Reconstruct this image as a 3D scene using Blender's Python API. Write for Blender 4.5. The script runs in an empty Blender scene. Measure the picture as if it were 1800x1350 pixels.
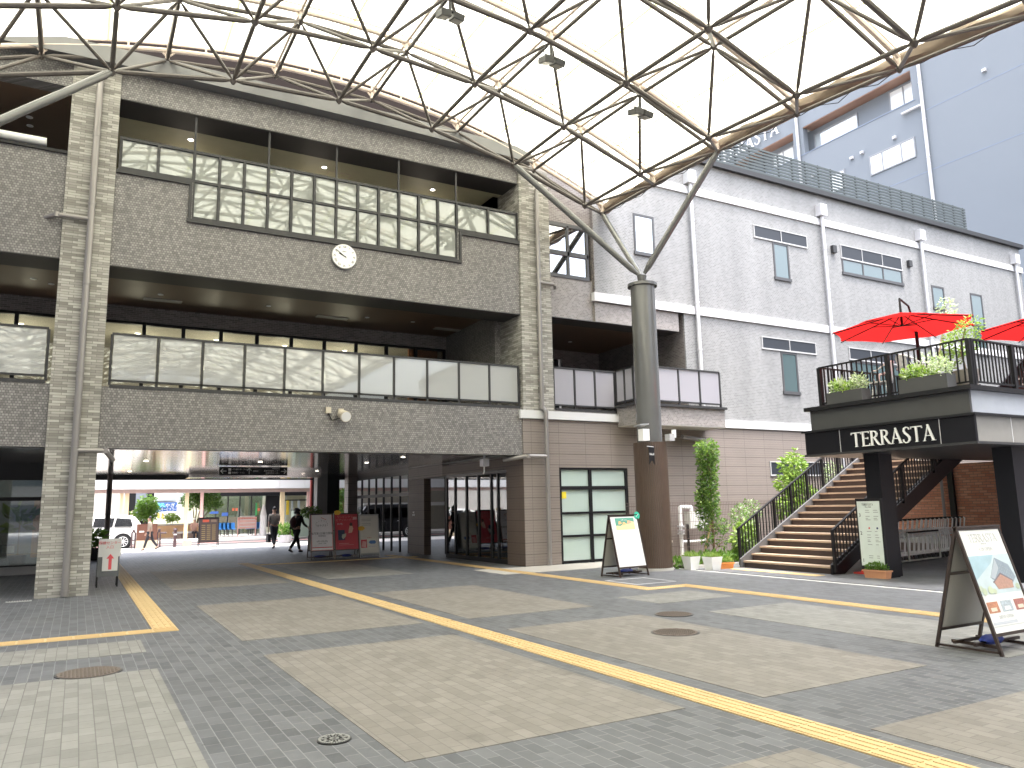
import bpy, bmesh, math, random
from mathutils import Vector, Matrix
random.seed(7)
S = bpy.context.scene
COL = S.collection
R_ = math.radians
# ------------------------------------------------------------------ camera
YAW, PITCH, ROLL, FPX, EYE = R_(29.5057), R_(9.0679), R_(-1.15867), 1343.15, 1.55
cy, sy, cp, sp = math.cos(YAW), math.sin(YAW), math.cos(PITCH), math.sin(PITCH)
FW = Vector((sy*cp, cy*cp, sp)); RT0 = Vector((cy, -sy, 0)); UP0 = RT0.cross(FW)
RT = RT0*math.cos(ROLL) + UP0*math.sin(ROLL); UP = -RT0*math.sin(ROLL) + UP0*math.cos(ROLL)
EYEP = Vector((0, 0, EYE))
cam = bpy.data.cameras.new('camera'); camo = bpy.data.objects.new('camera', cam); COL.objects.link(camo)
cam.sensor_width = 36; cam.lens = FPX/1800*36; cam.clip_start = 0.05; cam.clip_end = 2000
M3 = Matrix((RT, UP, -FW)).transposed().to_4x4(); M3.translation = EYEP
camo.matrix_world = M3
S.camera = camo
def ray(x, y): return FW + RT*((x-900)/FPX) - UP*((y-675)/FPX)
def gz(x, y, Z=0.0): d = ray(x, y); return EYEP + d*((Z-EYE)/d.z)      # photo pixel -> point at height Z
def oy(x, y, Y): d = ray(x, y); return EYEP + d*(Y/d.y)                # -> point at depth Y
def ox(x, y, X): d = ray(x, y); return EYEP + d*(X/d.x)
# ------------------------------------------------------------------ light
SUN_EL, SUN_AZ = R_(79), R_(-12)     # sun stands high behind the viewer, a little to the right
SKY_STR, SUN_STR, SUN_ANG, EXPO = 0.05, 4.3, R_(8), 0.25
W = bpy.data.worlds.new('World'); S.world = W; W.use_nodes = True
wn = W.node_tree; bg = wn.nodes['Background']
sky = wn.nodes.new('ShaderNodeTexSky'); sky.sky_type = 'NISHITA'; sky.sun_disc = False
sky.sun_elevation = SUN_EL; sky.sun_rotation = math.pi + SUN_AZ; sky.air_density = 1.0; sky.dust_density = 4.0; sky.ozone_density = 1.0
hs = wn.nodes.new('ShaderNodeHueSaturation'); hs.inputs['Saturation'].default_value = .38; hs.inputs['Value'].default_value = 1.0
wn.links.new(sky.outputs[0], hs.inputs['Color']); tcn = wn.nodes.new('ShaderNodeTexCoord'); sx_ = wn.nodes.new('ShaderNodeSeparateXYZ'); wn.links.new(tcn.outputs['Generated'], sx_.inputs[0])
mz = wn.nodes.new('ShaderNodeMapRange'); wn.links.new(sx_.outputs[2], mz.inputs[0]); mz.inputs[1].default_value = 0; mz.inputs[2].default_value = 1; mz.inputs[3].default_value = .18; mz.inputs[4].default_value = 1.5
vmx = wn.nodes.new('ShaderNodeVectorMath'); vmx.operation = 'SCALE'; wn.links.new(hs.outputs[0], vmx.inputs[0]); wn.links.new(mz.outputs[0], vmx.inputs['Scale'])
wn.links.new(vmx.outputs[0], bg.inputs[0])   # thin bright overcast, brighter overhead than at the horizon; bg.inputs[1].default_value = SKY_STR
sd = Vector((-math.sin(SUN_AZ)*math.cos(SUN_EL), -math.cos(SUN_AZ)*math.cos(SUN_EL), math.sin(SUN_EL)))
sun = bpy.data.lights.new('sun', 'SUN'); sun.energy = SUN_STR; sun.angle = SUN_ANG; sun.color = (1, .96, .9)
suno = bpy.data.objects.new('sun', sun); COL.objects.link(suno)
suno.rotation_euler = sd.to_track_quat('Z', 'Y').to_euler(); suno.location = (0, 0, 60)
vs = S.view_settings; vs.view_transform = 'Standard'; vs.look = 'None'; vs.gamma = 1; vs.exposure = EXPO
S.cycles.max_bounces = 8; S.cycles.diffuse_bounces = 4; S.cycles.glossy_bounces = 4; S.cycles.transparent_max_bounces = 12
S.cycles.use_denoising = True
# ------------------------------------------------------------------ materials
MT = {}
def _new(name):
    m = bpy.data.materials.new(name); m.use_nodes = True; nt = m.node_tree
    b = nt.nodes['Principled BSDF']; MT[name] = m
    return m, nt, b, nt.nodes['Material Output']
def N(nt, t, **k):
    n = nt.nodes.new(t)
    for a, v in k.items():
        if a.startswith('i_'): n.inputs[a[2:]].default_value = v
        else: setattr(n, a, v)
    return n
def L(nt, a, b): nt.links.new(a, b)
def math_(nt, op, a, b=None, c=None):
    n = nt.nodes.new('ShaderNodeMath'); n.operation = op
    for i, v in enumerate((a, b, c)):
        if v is None: continue
        if isinstance(v, (int, float)): n.inputs[i].default_value = v
        else: L(nt, v, n.inputs[i])
    return n.outputs[0]
def mixc(nt, f, a, b, mode='MIX'):
    n = nt.nodes.new('ShaderNodeMix'); n.data_type = 'RGBA'; n.blend_type = mode
    for i, v in ((0, f), (6, a), (7, b)):
        if isinstance(v, (int, float)): n.inputs[i].default_value = v
        elif isinstance(v, (tuple, list)): n.inputs[i].default_value = (*v[:3], 1)
        else: L(nt, v, n.inputs[i])
    return n.outputs[2]
def pos(nt):
    g = nt.nodes.new('ShaderNodeNewGeometry'); s = nt.nodes.new('ShaderNodeSeparateXYZ')
    L(nt, g.outputs['Position'], s.inputs[0]); return g, s
def noise(nt, vec, scale, detail=4, rough=.55):
    n = N(nt, 'ShaderNodeTexNoise'); n.inputs['Scale'].default_value = scale
    n.inputs['Detail'].default_value = detail; n.inputs['Roughness'].default_value = rough
    if vec is not None: L(nt, vec, n.inputs['Vector'])
    return n.outputs[0]
def plain(name, col, rough=.5, metal=0, var=.12, nscale=3.0, bump=0, bscale=60, spec=.5, island=0):
    m, nt, b, o = _new(name)
    g, s = pos(nt)
    f = noise(nt, g.outputs['Position'], nscale)
    v = math_(nt, 'MULTIPLY_ADD', f, 2*var, 1-var)
    if island:
        v = math_(nt, 'MULTIPLY', v, math_(nt, 'MULTIPLY_ADD', g.outputs['Random Per Island'], island, 1-island/2))
    c = mixc(nt, 1.0, col, (1, 1, 1), 'MULTIPLY')
    n = nt.nodes.new('ShaderNodeVectorMath'); n.operation = 'SCALE'; n.inputs[0].default_value = col[:3]; L(nt, v, n.inputs['Scale'])
    L(nt, n.outputs[0], b.inputs['Base Color'])
    b.inputs['Roughness'].default_value = rough; b.inputs['Metallic'].default_value = metal
    b.inputs['Specular IOR Level'].default_value = spec
    if bump:
        bn = N(nt, 'ShaderNodeBump'); bn.inputs['Strength'].default_value = bump; bn.inputs['Distance'].default_value = .01
        L(nt, noise(nt, g.outputs['Position'], bscale), bn.inputs['Height']); L(nt, bn.outputs[0], b.inputs['Normal'])
    return m
def wallvec(nt, sx=1, swap=False):
    g, s = pos(nt); u = math_(nt, 'ADD', s.outputs[0], s.outputs[1])
    c = nt.nodes.new('ShaderNodeCombineXYZ')
    if swap: L(nt, s.outputs[2], c.inputs[0]); L(nt, u, c.inputs[1])
    else: L(nt, u, c.inputs[0]); L(nt, s.outputs[2], c.inputs[1])
    return g, s, u, c.outputs[0]
def brickmat(name, c1, c2, mortar, bw, rh, ms=.004, rough=.6, floor=False, bump=.3, offset=.5, cloud=.12, streak=0, spec=.4, cloudscale=.6):
    m, nt, b, o = _new(name)
    if floor:
        g, s = pos(nt); c = nt.nodes.new('ShaderNodeCombineXYZ'); L(nt, s.outputs[1], c.inputs[0]); L(nt, s.outputs[0], c.inputs[1]); vec = c.outputs[0]
    else: g, s, u, vec = wallvec(nt)
    br = N(nt, 'ShaderNodeTexBrick', offset=offset); L(nt, vec, br.inputs['Vector'])
    for k, v in (('Scale', 1), ('Mortar Size', ms), ('Mortar Smooth', .15), ('Bias', 0), ('Brick Width', bw), ('Row Height', rh)): br.inputs[k].default_value = v
    for k, v in (('Color1', c1), ('Color2', c2), ('Mortar', mortar)): br.inputs[k].default_value = (*v, 1)
    f = math_(nt, 'MULTIPLY_ADD', noise(nt, g.outputs['Position'], cloudscale, 5), 2*cloud, 1-cloud)
    f2 = math_(nt, 'MULTIPLY_ADD', noise(nt, g.outputs['Position'], 14, 3), .16, .92)
    if floor:   # patchy wear, damp stains and old gum spots
        st_ = math_(nt, 'MULTIPLY_ADD', math_(nt, 'SMOOTH_MIN', math_(nt, 'SUBTRACT', noise(nt, g.outputs['Position'], 1.7, 6, .7), .42), 0.0, .05), 2.2, 1.0)
        vo = N(nt, 'ShaderNodeTexVoronoi'); vo.inputs['Scale'].default_value = 1.6; L(nt, g.outputs['Position'], vo.inputs['Vector'])
        gm = math_(nt, 'MULTIPLY_ADD', math_(nt, 'LESS_THAN', vo.outputs['Distance'], .022), -.38, 1.0)
        f2 = math_(nt, 'MULTIPLY', math_(nt, 'MULTIPLY', f2, gm), math_(nt, 'MULTIPLY_ADD', noise(nt, g.outputs['Position'], 5, 4, .65), .34, .83)); f2 = math_(nt, 'MULTIPLY', f2, st_)
    f = math_(nt, 'MULTIPLY', f, f2)
    if streak:
        w = nt.nodes.new('ShaderNodeCombineXYZ'); L(nt, math_(nt, 'MULTIPLY', u, 1.3), w.inputs[0]); L(nt, math_(nt, 'MULTIPLY', s.outputs[2], .1), w.inputs[1])
        st = math_(nt, 'MULTIPLY_ADD', math_(nt, 'SUBTRACT', noise(nt, w.outputs[0], 1.0, 3), .5), streak, 1)
        f = math_(nt, 'MULTIPLY', f, st)
    n = nt.nodes.new('ShaderNodeVectorMath'); n.operation = 'SCALE'; L(nt, br.outputs[0], n.inputs[0]); L(nt, f, n.inputs['Scale'])
    L(nt, n.outputs[0], b.inputs['Base Color']); b.inputs['Roughness'].default_value = rough; b.inputs['Specular IOR Level'].default_value = spec
    if bump:
        bn = N(nt, 'ShaderNodeBump'); bn.inputs['Strength'].default_value = bump; bn.inputs['Distance'].default_value = .004
        h = math_(nt, 'SUBTRACT', math_(nt, 'MULTIPLY', noise(nt, g.outputs['Position'], 30, 2), .3), br.outputs[1])
        L(nt, h, bn.inputs['Height']); L(nt, bn.outputs[0], b.inputs['Normal'])
    return m
def ribmat(name, col, line, zp=.0725, zj=4, xp=.87, x0=29.53, rough=.55):
    m, nt, b, o = _new(name)
    g, s, u, vec = wallvec(nt)
    z = math_(nt, 'DIVIDE', s.outputs[2], zp)
    fr = math_(nt, 'FRACT', z); rib = math_(nt, 'LESS_THAN', fr, .14)
    fj = math_(nt, 'FRACT', math_(nt, 'DIVIDE', z, zj)); jn = math_(nt, 'LESS_THAN', fj, .06)
    fx = math_(nt, 'FRACT', math_(nt, 'DIVIDE', math_(nt, 'SUBTRACT', u, x0), xp)); jx = math_(nt, 'LESS_THAN', fx, .014)
    a = math_(nt, 'MAXIMUM', math_(nt, 'MULTIPLY', rib, .45), math_(nt, 'MAXIMUM', math_(nt, 'MULTIPLY', jn, .9), math_(nt, 'MULTIPLY', jx, .7)))
    v = math_(nt, 'MULTIPLY_ADD', noise(nt, g.outputs['Position'], 1.2), .2, .9)
    n = nt.nodes.new('ShaderNodeVectorMath'); n.operation = 'SCALE'; L(nt, mixc(nt, a, col, line), n.inputs[0]); L(nt, v, n.inputs['Scale'])
    L(nt, n.outputs[0], b.inputs['Base Color']); b.inputs['Roughness'].default_value = rough
    bn = N(nt, 'ShaderNodeBump'); bn.inputs['Strength'].default_value = .6; bn.inputs['Distance'].default_value = .01
    L(nt, math_(nt, 'SUBTRACT', 1, a), bn.inputs['Height']); L(nt, bn.outputs[0], b.inputs['Normal'])
    return m
def glassmat(name, tint=(.3, .34, .34), refl=.35, rough=.02, wob=0.0):
    """window pane: clear tinted body with a mirror reflection on top"""
    m, nt, b, o = _new(name); nt.nodes.remove(b)
    t = N(nt, 'ShaderNodeBsdfTransparent'); t.inputs[0].default_value = (*tint, 1)
    gl = N(nt, 'ShaderNodeBsdfGlossy'); gl.inputs['Roughness'].default_value = rough; gl.inputs[0].default_value = (.95, .97, 1, 1)
    fr = N(nt, 'ShaderNodeFresnel'); fr.inputs[0].default_value = 1.5
    f = math_(nt, 'MINIMUM', math_(nt, 'ADD', math_(nt, 'MULTIPLY', fr.outputs[0], 1.4), refl), .95)
    if wob:
        g, s = pos(nt); bn = N(nt, 'ShaderNodeBump'); bn.inputs['Strength'].default_value = wob; bn.inputs['Distance'].default_value = .05
        L(nt, noise(nt, g.outputs['Position'], 1.6, 2), bn.inputs['Height']); L(nt, bn.outputs[0], gl.inputs['Normal'])
    mx = N(nt, 'ShaderNodeMixShader'); L(nt, f, mx.inputs[0]); L(nt, t.outputs[0], mx.inputs[1]); L(nt, gl.outputs[0], mx.inputs[2])
    L(nt, mx.outputs[0], o.inputs[0]); return m
def frostmat(name, col=(.66, .68, .67), refl=.35, trans=.35, wob=.0):
    """milky laminated pane: diffuse/translucent body, glossy face"""
    m, nt, b, o = _new(name); nt.nodes.remove(b)
    g, s = pos(nt)
    d = N(nt, 'ShaderNodeBsdfDiffuse'); d.inputs[0].default_value = (*col, 1)
    t = N(nt, 'ShaderNodeBsdfTranslucent'); t.inputs[0].default_value = (*col, 1)
    m1 = N(nt, 'ShaderNodeMixShader'); m1.inputs[0].default_value = trans; L(nt, d.outputs[0], m1.inputs[1]); L(nt, t.outputs[0], m1.inputs[2])
    gl = N(nt, 'ShaderNodeBsdfGlossy'); gl.inputs['Roughness'].default_value = .03; gl.inputs[0].default_value = (.96, .98, 1, 1)
    fr = N(nt, 'ShaderNodeFresnel'); fr.inputs[0].default_value = 1.5
    f = math_(nt, 'MINIMUM', math_(nt, 'ADD', fr.outputs[0], refl), .9)
    if wob:
        bn = N(nt, 'ShaderNodeBump'); bn.inputs['Strength'].default_value = wob; bn.inputs['Distance'].default_value = .05
        L(nt, noise(nt, g.outputs['Position'], 1.3, 2), bn.inputs['Height']); L(nt, bn.outputs[0], gl.inputs['Normal'])
    m2 = N(nt, 'ShaderNodeMixShader'); L(nt, f, m2.inputs[0]); L(nt, m1.outputs[0], m2.inputs[1]); L(nt, gl.outputs[0], m2.inputs[2])
    L(nt, m2.outputs[0], o.inputs[0]); return m
def emis(name, col, s):
    m, nt, b, o = _new(name); b.inputs['Emission Color'].default_value = (*col, 1); b.inputs['Emission Strength'].default_value = s
    b.inputs['Base Color'].default_value = (*col, 1); return m
def leafmat(name, c1, c2):
    m, nt, b, o = _new(name); g, s = pos(nt)
    b.inputs['Roughness'].default_value = .45
    c = mixc(nt, g.outputs['Random Per Island'], c1, c2); L(nt, c, b.inputs['Base Color'])
    t = N(nt, 'ShaderNodeBsdfTranslucent'); L(nt, mixc(nt, .5, c, (.3, .5, .05)), t.inputs[0])
    mx = N(nt, 'ShaderNodeMixShader'); mx.inputs[0].default_value = .35; L(nt, b.outputs[0], mx.inputs[1]); L(nt, t.outputs[0], mx.inputs[2]); L(nt, mx.outputs[0], o.inputs[0]); return m
# setting
m_dark = brickmat('dark_paver', (.075, .078, .087), (.116, .120, .131), (.18, .184, .194), .21, .105, ms=.0035, floor=True, rough=.55, cloud=.10, bump=.5, cloudscale=.5)
m_tan = brickmat('tan_paver', (.155, .142, .130), (.195, .180, .166), (.122, .114, .106), .21, .105, ms=.004, floor=True, rough=.6, cloud=.12, bump=.5, cloudscale=.5)
m_lt = brickmat('light_paver', (.160, .157, .150), (.212, .208, .198), (.105, .103, .10), .21, .105, ms=.0035, floor=True, rough=.6, cloud=.08, bump=.5)
m_mos = brickmat('mosaic_tile', (.140, .133, .131), (.275, .263, .255), (.088, .084, .083), .055, .05, ms=.005, rough=.45, cloud=.06, bump=.15, streak=.22)
m_mosp = brickmat('mosaic_tile_pink', (.17, .155, .15), (.27, .25, .24), (.32, .3, .295), .075, .045, ms=.004, rough=.45, cloud=.05, bump=.15)
m_grey = brickmat('grey_mosaic', (.158, .158, .159), (.225, .225, .225), (.30, .30, .295), .10, .05, ms=.006, rough=.5, cloud=.04, streak=.5, bump=.08)
m_col = brickmat('ledger_brick', (.20, .192, .172), (.44, .425, .39), (.13, .122, .115), .24, .054, ms=.0035, rough=.7, bump=1.0, offset=.37, cloud=.1)
m_rec = brickmat('shaded_recess_brick', (.12, .105, .10), (.20, .18, .17), (.3, .28, .27), .15, .05, ms=.004, rough=.6)  # darker brick, with the shade of the recess faces put into its colour
m_red = brickmat('red_brick', (.52, .21, .13), (.68, .34, .22), (.22, .16, .13), .22, .075, ms=.006, rough=.75, bump=.8)
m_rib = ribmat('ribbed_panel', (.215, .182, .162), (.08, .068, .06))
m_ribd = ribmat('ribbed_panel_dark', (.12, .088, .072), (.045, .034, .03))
m_white = plain('white_band', (.55, .55, .56), .5, var=.04)
m_blk = plain('black_frame', (.011, .011, .013), .4, var=.1, spec=.3)
m_dgrey = plain('dark_grey_frame', (.034, .034, .036), .4, metal=.0, var=.1, spec=.35)
m_soff = plain('brown_soffit', (.14, .082, .05), .5, var=.08)
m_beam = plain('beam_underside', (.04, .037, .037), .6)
m_ceil3 = plain('olive_ceiling', (.56, .53, .36), .5)
m_pipe = plain('downpipe_metal', (.25, .235, .23), .32, metal=.35, var=.08)
m_pipel = plain('downpipe_light', (.52, .52, .54), .35, metal=.2, var=.06)
m_steel = plain('truss_paint', (.080, .068, .061), .45, var=.15, nscale=6)
m_cream = plain('cream_steel', (.56, .47, .41), .45, var=.08)
m_gut = plain('edge_fabric', (.22, .17, .13), .7, var=.4, nscale=2.2)
m_asph = plain('asphalt', (.055, .055, .057), .9, bump=.4, bscale=90)
m_conc = plain('concrete', (.42, .41, .39), .8, var=.1)
m_walk = plain('pale_sidewalk', (.62, .58, .55), .85, var=.08)
m_yel = plain('yellow_tactile', (.50, .36, .18), .6, var=.12, nscale=2.5)
m_metal = plain('bright_metal', (.78, .78, .78), .3, metal=.25)
m_whitep = plain('white_paint', (.78, .78, .78), .35, var=.03)
m_board = plain('board_white', (.72, .72, .72), .4, var=.03)
m_rubber = plain('black_rubber', (.02, .02, .02), .7)
def P(name, col, rough=.5, **k): return MT.get(name) or plain(name, col, rough, **k)
# membrane: pale cloth that lets daylight through
m_mem, nt, b, o = _new('membrane_cloth'); nt.nodes.remove(b)
g, s = pos(nt)
d = N(nt, 'ShaderNodeBsdfDiffuse'); t = N(nt, 'ShaderNodeBsdfTranslucent')
cl = mixc(nt, noise(nt, g.outputs['Position'], .5, 6, .7), (.90, .89, .71), (.94, .93, .76)); L(nt, cl, d.inputs[0]); L(nt, cl, t.inputs[0])
mx = N(nt, 'ShaderNodeMixShader'); mx.inputs[0].default_value = .55; L(nt, d.outputs[0], mx.inputs[1]); L(nt, t.outputs[0], mx.inputs[2]); L(nt, mx.outputs[0], o.inputs[0])

m_glass = glassmat('window_glass', (.75, .78, .74), .03)
m_glassd = glassmat('shop_glass', (.55, .6, .6), .10)
m_glassb = glassmat('blue_glass', (.25, .42, .42), .18)
m_seam = frostmat('membrane_seam', (.86, .9, .62), -1.0, .6)
m_frost = frostmat('frosted_rail_pane', (.50, .51, .505), .07, .35, wob=.03)
m_frost3 = frostmat('frosted_window_pane', (.43, .45, .42), .05, .4, wob=.0)
m_frostg = frostmat('green_frosted_pane', (.62, .74, .69), .08, .3)
m_frostv = frostmat('violet_frosted_pane', (.40, .39, .43), .08, .3)
m_lamp = emis('lamp_glow', (1, .93, .8), 9)
m_leaf1 = leafmat('leaf_mid', (.045, .12, .02), (.14, .26, .05))
m_leaf2 = leafmat('leaf_bright', (.12, .22, .04), (.30, .40, .09))
m_leaf3 = leafmat('leaf_dark', (.02, .06, .015), (.06, .12, .03))
m_leaf4 = leafmat('leaf_pale', (.30, .38, .22), (.62, .66, .5))
m_bark = plain('bark', (.16, .11, .07), .9, bump=.5, bscale=30)
# ------------------------------------------------------------------ mesh helpers
ORG = {}
class MB:
    def __init__(s): s.v = []; s.f = []
    def quad(s, *p):
        n = len(s.v); s.v += [tuple(q) for q in p]; s.f.append(tuple(range(n, n+len(p)))); return s
    def box(s, x0, x1, y0, y1, z0, z1):
        n = len(s.v); s.v += [(x, y, z) for z in (z0, z1) for y in (y0, y1) for x in (x0, x1)]
        s.f += [tuple(n+i for i in q) for q in ((0, 2, 3, 1), (4, 5, 7, 6), (0, 1, 5, 4), (2, 6, 7, 3), (0, 4, 6, 2), (1, 3, 7, 5))]; return s
    def tube(s, p, q, r, n=8, r2=None, caps=True):
        p, q = Vector(p), Vector(q); d = q-p
        if d.length < 1e-6: return s
        a = d.orthogonal().normalized(); b = d.cross(a).normalized(); r2 = r if r2 is None else r2; k = len(s.v)
        for c, rr in ((p, r), (q, r2)):
            for i in range(n):
                t = 2*math.pi*i/n; s.v.append(tuple(c + a*(math.cos(t)*rr) + b*(math.sin(t)*rr)))
        for i in range(n): j = (i+1) % n; s.f.append((k+i, k+j, k+n+j, k+n+i))
        if caps: s.f.append(tuple(k+n-1-i for i in range(n))); s.f.append(tuple(k+n+i for i in range(n)))
        return s
    def path(s, pts, r, n=8):
        for a, b in zip(pts, pts[1:]): s.tube(a, b, r, n)
        return s
    def bar(s, p, q, w, h, up=(0, 0, 1)):
        """rectangular bar from p to q, w across, h along up"""
        p, q, up = Vector(p), Vector(q), Vector(up); d = (q-p).normalized(); a = d.cross(up)
        if a.length < 1e-5: a = d.orthogonal()
        a.normalize(); u = a.cross(d).normalized(); k = len(s.v)
        for c in (p, q):
            for i, j in ((-1, -1), (1, -1), (1, 1), (-1, 1)): s.v.append(tuple(c + a*(i*w/2) + u*(j*h/2)))
        s.f += [tuple(k+i for i in f) for f in ((3, 2, 1, 0), (4, 5, 6, 7), (0, 1, 5, 4), (1, 2, 6, 5), (2, 3, 7, 6), (3, 0, 4, 7))]; return s
    def prism(s, pts, off):
        """planar outline pts extruded by vector off"""
        off = Vector(off); k = len(s.v); n = len(pts)
        s.v += [tuple(Vector(p)) for p in pts] + [tuple(Vector(p)+off) for p in pts]
        s.f.append(tuple(range(k, k+n))); s.f.append(tuple(k+2*n-1-i for i in range(n)))
        for i in range(n): j = (i+1) % n; s.f.append((k+j, k+i, k+n+i, k+n+j))
        return s
    def disc(s, c, nrm, r, th=.01, n=20):
        c = Vector(c); d = Vector(nrm).normalized()*th; return s.tube(c, c+d, r, n)
    def build(s, name, mat, parent=None, smooth=False, local=False):
        me = bpy.data.meshes.new(name); vs_ = s.v
        org = Vector(ORG.get(parent.name, (0, 0, 0))) if parent and not local else Vector((0, 0, 0))
        me.from_pydata([tuple(Vector(v)-org) for v in vs_], [], s.f)
        bm = bmesh.new(); bm.from_mesh(me); bmesh.ops.recalc_face_normals(bm, faces=bm.faces); bm.to_mesh(me); bm.free()
        if smooth:
            for p in me.polygons: p.use_smooth = True
            try: me.set_sharp_from_angle(angle=R_(40))
            except Exception: pass
        me.materials.append(mat); o = bpy.data.objects.new(name, me); COL.objects.link(o)
        if parent: o.parent = parent; ORG[o.name] = tuple(org)
        else: ORG[o.name] = (0, 0, 0)
        return o
def tag(o, label, cat, group=None):
    o['label'] = label; o['category'] = cat
    if group: o['group'] = group
    return o
def thing(name, label, cat, loc=(0, 0, 0), group=None, rz=0):
    o = bpy.data.objects.new(name, None); COL.objects.link(o); o.location = loc; o.rotation_euler = (0, 0, rz); o.empty_display_size = .2
    ORG[o.name] = tuple(loc) if rz == 0 else (0, 0, 0)
    return tag(o, label, cat, group)
def struct(mb, name, mat, smooth=False):
    o = mb.build(name, mat, None, smooth); o['kind'] = 'structure'; return o
def copy_tree(o, parent=None):
    c = o.copy(); COL.objects.link(c)
    if parent: c.parent = parent
    for ch in list(o.children): copy_tree(ch, c)
    return c
def one(name, mat, label, cat, mb, group=None, smooth=False): return tag(mb.build(name, mat, None, smooth), label, cat, group)
def text(body, loc, ux, uz, size, mat, parent, name='lettering', ext=.002, align='CENTER', sx=1.0, sub=None):
    """flat lettering; ux = reading direction, uz = up direction of the text (world vectors)"""
    c = bpy.data.curves.new('txt', 'FONT'); c.body = body; c.size = size; c.extrude = ext; c.align_x = align; c.align_y = 'CENTER'; c.resolution_u = 2
    o = bpy.data.objects.new('txt', c); COL.objects.link(o)
    bpy.context.view_layer.update()
    me = bpy.data.meshes.new_from_object(o.evaluated_get(bpy.context.evaluated_depsgraph_get()))
    bpy.data.objects.remove(o); bpy.data.curves.remove(c)
    ux, uz = Vector(ux).normalized(), Vector(uz).normalized(); nz = ux.cross(uz); org = Vector(ORG.get(parent.name, (0, 0, 0))) if parent else Vector((0, 0, 0))
    M = Matrix((ux*sx, uz, nz)).transposed().to_4x4(); M.translation = Vector(loc)-org
    me.transform(M); me.materials.clear(); me.materials.append(mat)
    t = bpy.data.objects.new(name, me); COL.objects.link(t)
    if parent: t.parent = parent; ORG[t.name] = tuple(org)
    return t
def leaves(name, mat, parent, blobs, n, size, droop=.3, local=False, seed=1, ratio=.45):
    """n small folded leaves scattered through ellipsoid blobs [(centre, (rx,ry,rz))]"""
    rd = random.Random(seed); mb = MB(); wts = [b[1][0]*b[1][1]*b[1][2] for b in blobs]
    for i in range(n):
        c, r = rd.choices(blobs, wts)[0]
        while True:
            p = Vector((rd.uniform(-1, 1), rd.uniform(-1, 1), rd.uniform(-1, 1)))
            if .25 < p.length < 1: break
        q = Vector(c) + Vector((p.x*r[0], p.y*r[1], p.z*r[2]))
        d = Vector((p.x+rd.gauss(0, .6), p.y+rd.gauss(0, .6), p.z*.5+rd.gauss(0, .5)-droop)).normalized()
        a = d.cross(Vector((rd.gauss(0, 1), rd.gauss(0, 1), rd.gauss(0, 1)))).normalized(); s = size*rd.uniform(.6, 1.3)
        up = a.cross(d)*s*.12
        k = len(mb.v)
        mb.v += [tuple(q), tuple(q+d*s*.5+a*s*ratio*.5+up), tuple(q+d*s), tuple(q+d*s*.5-a*s*ratio*.5+up)]
        mb.f += [(k, k+1, k+2), (k, k+2, k+3)]
    return mb.build(name, mat, parent, local=local)
# ================================================================== SETTING
F = 17.4
gx = struct(MB().box(-60, 90, -25, 35.3, -.3, 0), 'plaza_ground', m_dark)
struct(MB().box(-60, 90, 35.3, 38.8, -.3, .001), 'sidewalk', m_walk)
struct(MB().box(-60, 90, 38.8, 39.0, -.3, .02), 'kerb', m_conc)
struct(MB().box(-60, 90, 39.0, 46.2, -.4, -.06), 'road', m_asph)
struct(MB().box(-60, 90, 43.4, 43.9, -.1, -.055), 'road_marking', P('faded_red_marking', (.42, .2, .18), .8))
struct(MB().box(-60, 90, 46.2, 120, -.3, .06), 'far_pavement', m_walk)
struct(MB().box(-400, 500, 120, 900, -.4, -.1), 'far_ground', m_conc)
struct(MB().box(-400, 500, -400, -25, -.4, -.05), 'near_ground', m_conc)
def panel(x0, x1, y0, y1, m=m_tan, h=.004): struct(MB().box(x0, x1, y0, y1, -.05, h), 'paving_panel', m)
for a in [(1.86, 4.13, 4.72, 8.90), (1.84, 4.2, 10.0, 14.15), (1.80, 4.12, 17.3, 23.0), (4.88, 7.0, 9.98, 14.1), (4.86, 7.0, 4.62, 8.86), (1.86, 4.08, -.6, 3.6), (4.8, 7.0, -.6, 3.62),
          (-3.0, .79, -2.5, 3.6), (7.86, 9.55, -.6, 3.3)]: panel(*a)
for a in [(-3.0, .80, 4.6, 8.8), (-4, .78, 9.9, 10.87), (5.04, 7.1, 17.55, 23.0), (7.95, 9.6, 4.4, 8.5), (8.0, 9.6, 9.6, 10.68)]: panel(*a, m=m_lt)
panel(8.62, 16.5, 15.75, 17.35, P('wall_apron', (.36, .34, .31), .75), .006)
# tactile strips: yellow base tiles with raised bars or dots
def tactile(name, x0, x1, y0, y1, along='y', dots=False):
    mb = MB().box(x0, x1, y0, y1, -.03, .009); t = .3
    def cells(a, b):
        n = max(1, round((b-a)/t)); return [(a+(b-a)*i/n, a+(b-a)*(i+1)/n) for i in range(n)]
    for xa, xb in cells(x0, x1):
        for ya, yb in cells(y0, y1):
            if dots:
                for i in range(5):
                    for j in range(5):
                        cx_, cy_ = xa+(i+.5)*(xb-xa)/5, ya+(j+.5)*(yb-ya)/5; mb.tube((cx_, cy_, .009), (cx_, cy_, .014), .012, 8, .008)
            else:
                for i in range(4):
                    if along == 'y': c = xa+(i+.5)*(xb-xa)/4; mb.box(c-.016, c+.016, ya+.014, yb-.014, .009, .0145)
                    else: c = ya+(i+.5)*(yb-ya)/4; mb.box(xa+.014, xb-.014, c-.016, c+.016, .009, .0145)
    struct(mb, name, m_yel)
tactile('tactile_paving', 4.32, 4.62, -1.5, 24.6)
tactile('tactile_paving', 4.7, 9.6, 23.3, 23.6, 'x')
tactile('tactile_paving', .98, 1.28, 11.72, 28.0)
tactile('tactile_paving', -3.0, 1.28, 11.41, 11.71, 'x')
tactile('tactile_paving', 9.05, 9.35, 11.5, 24.9)
tactile('tactile_paving', 9.05, 9.95, 11.2, 11.5, 'x', True)
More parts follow.
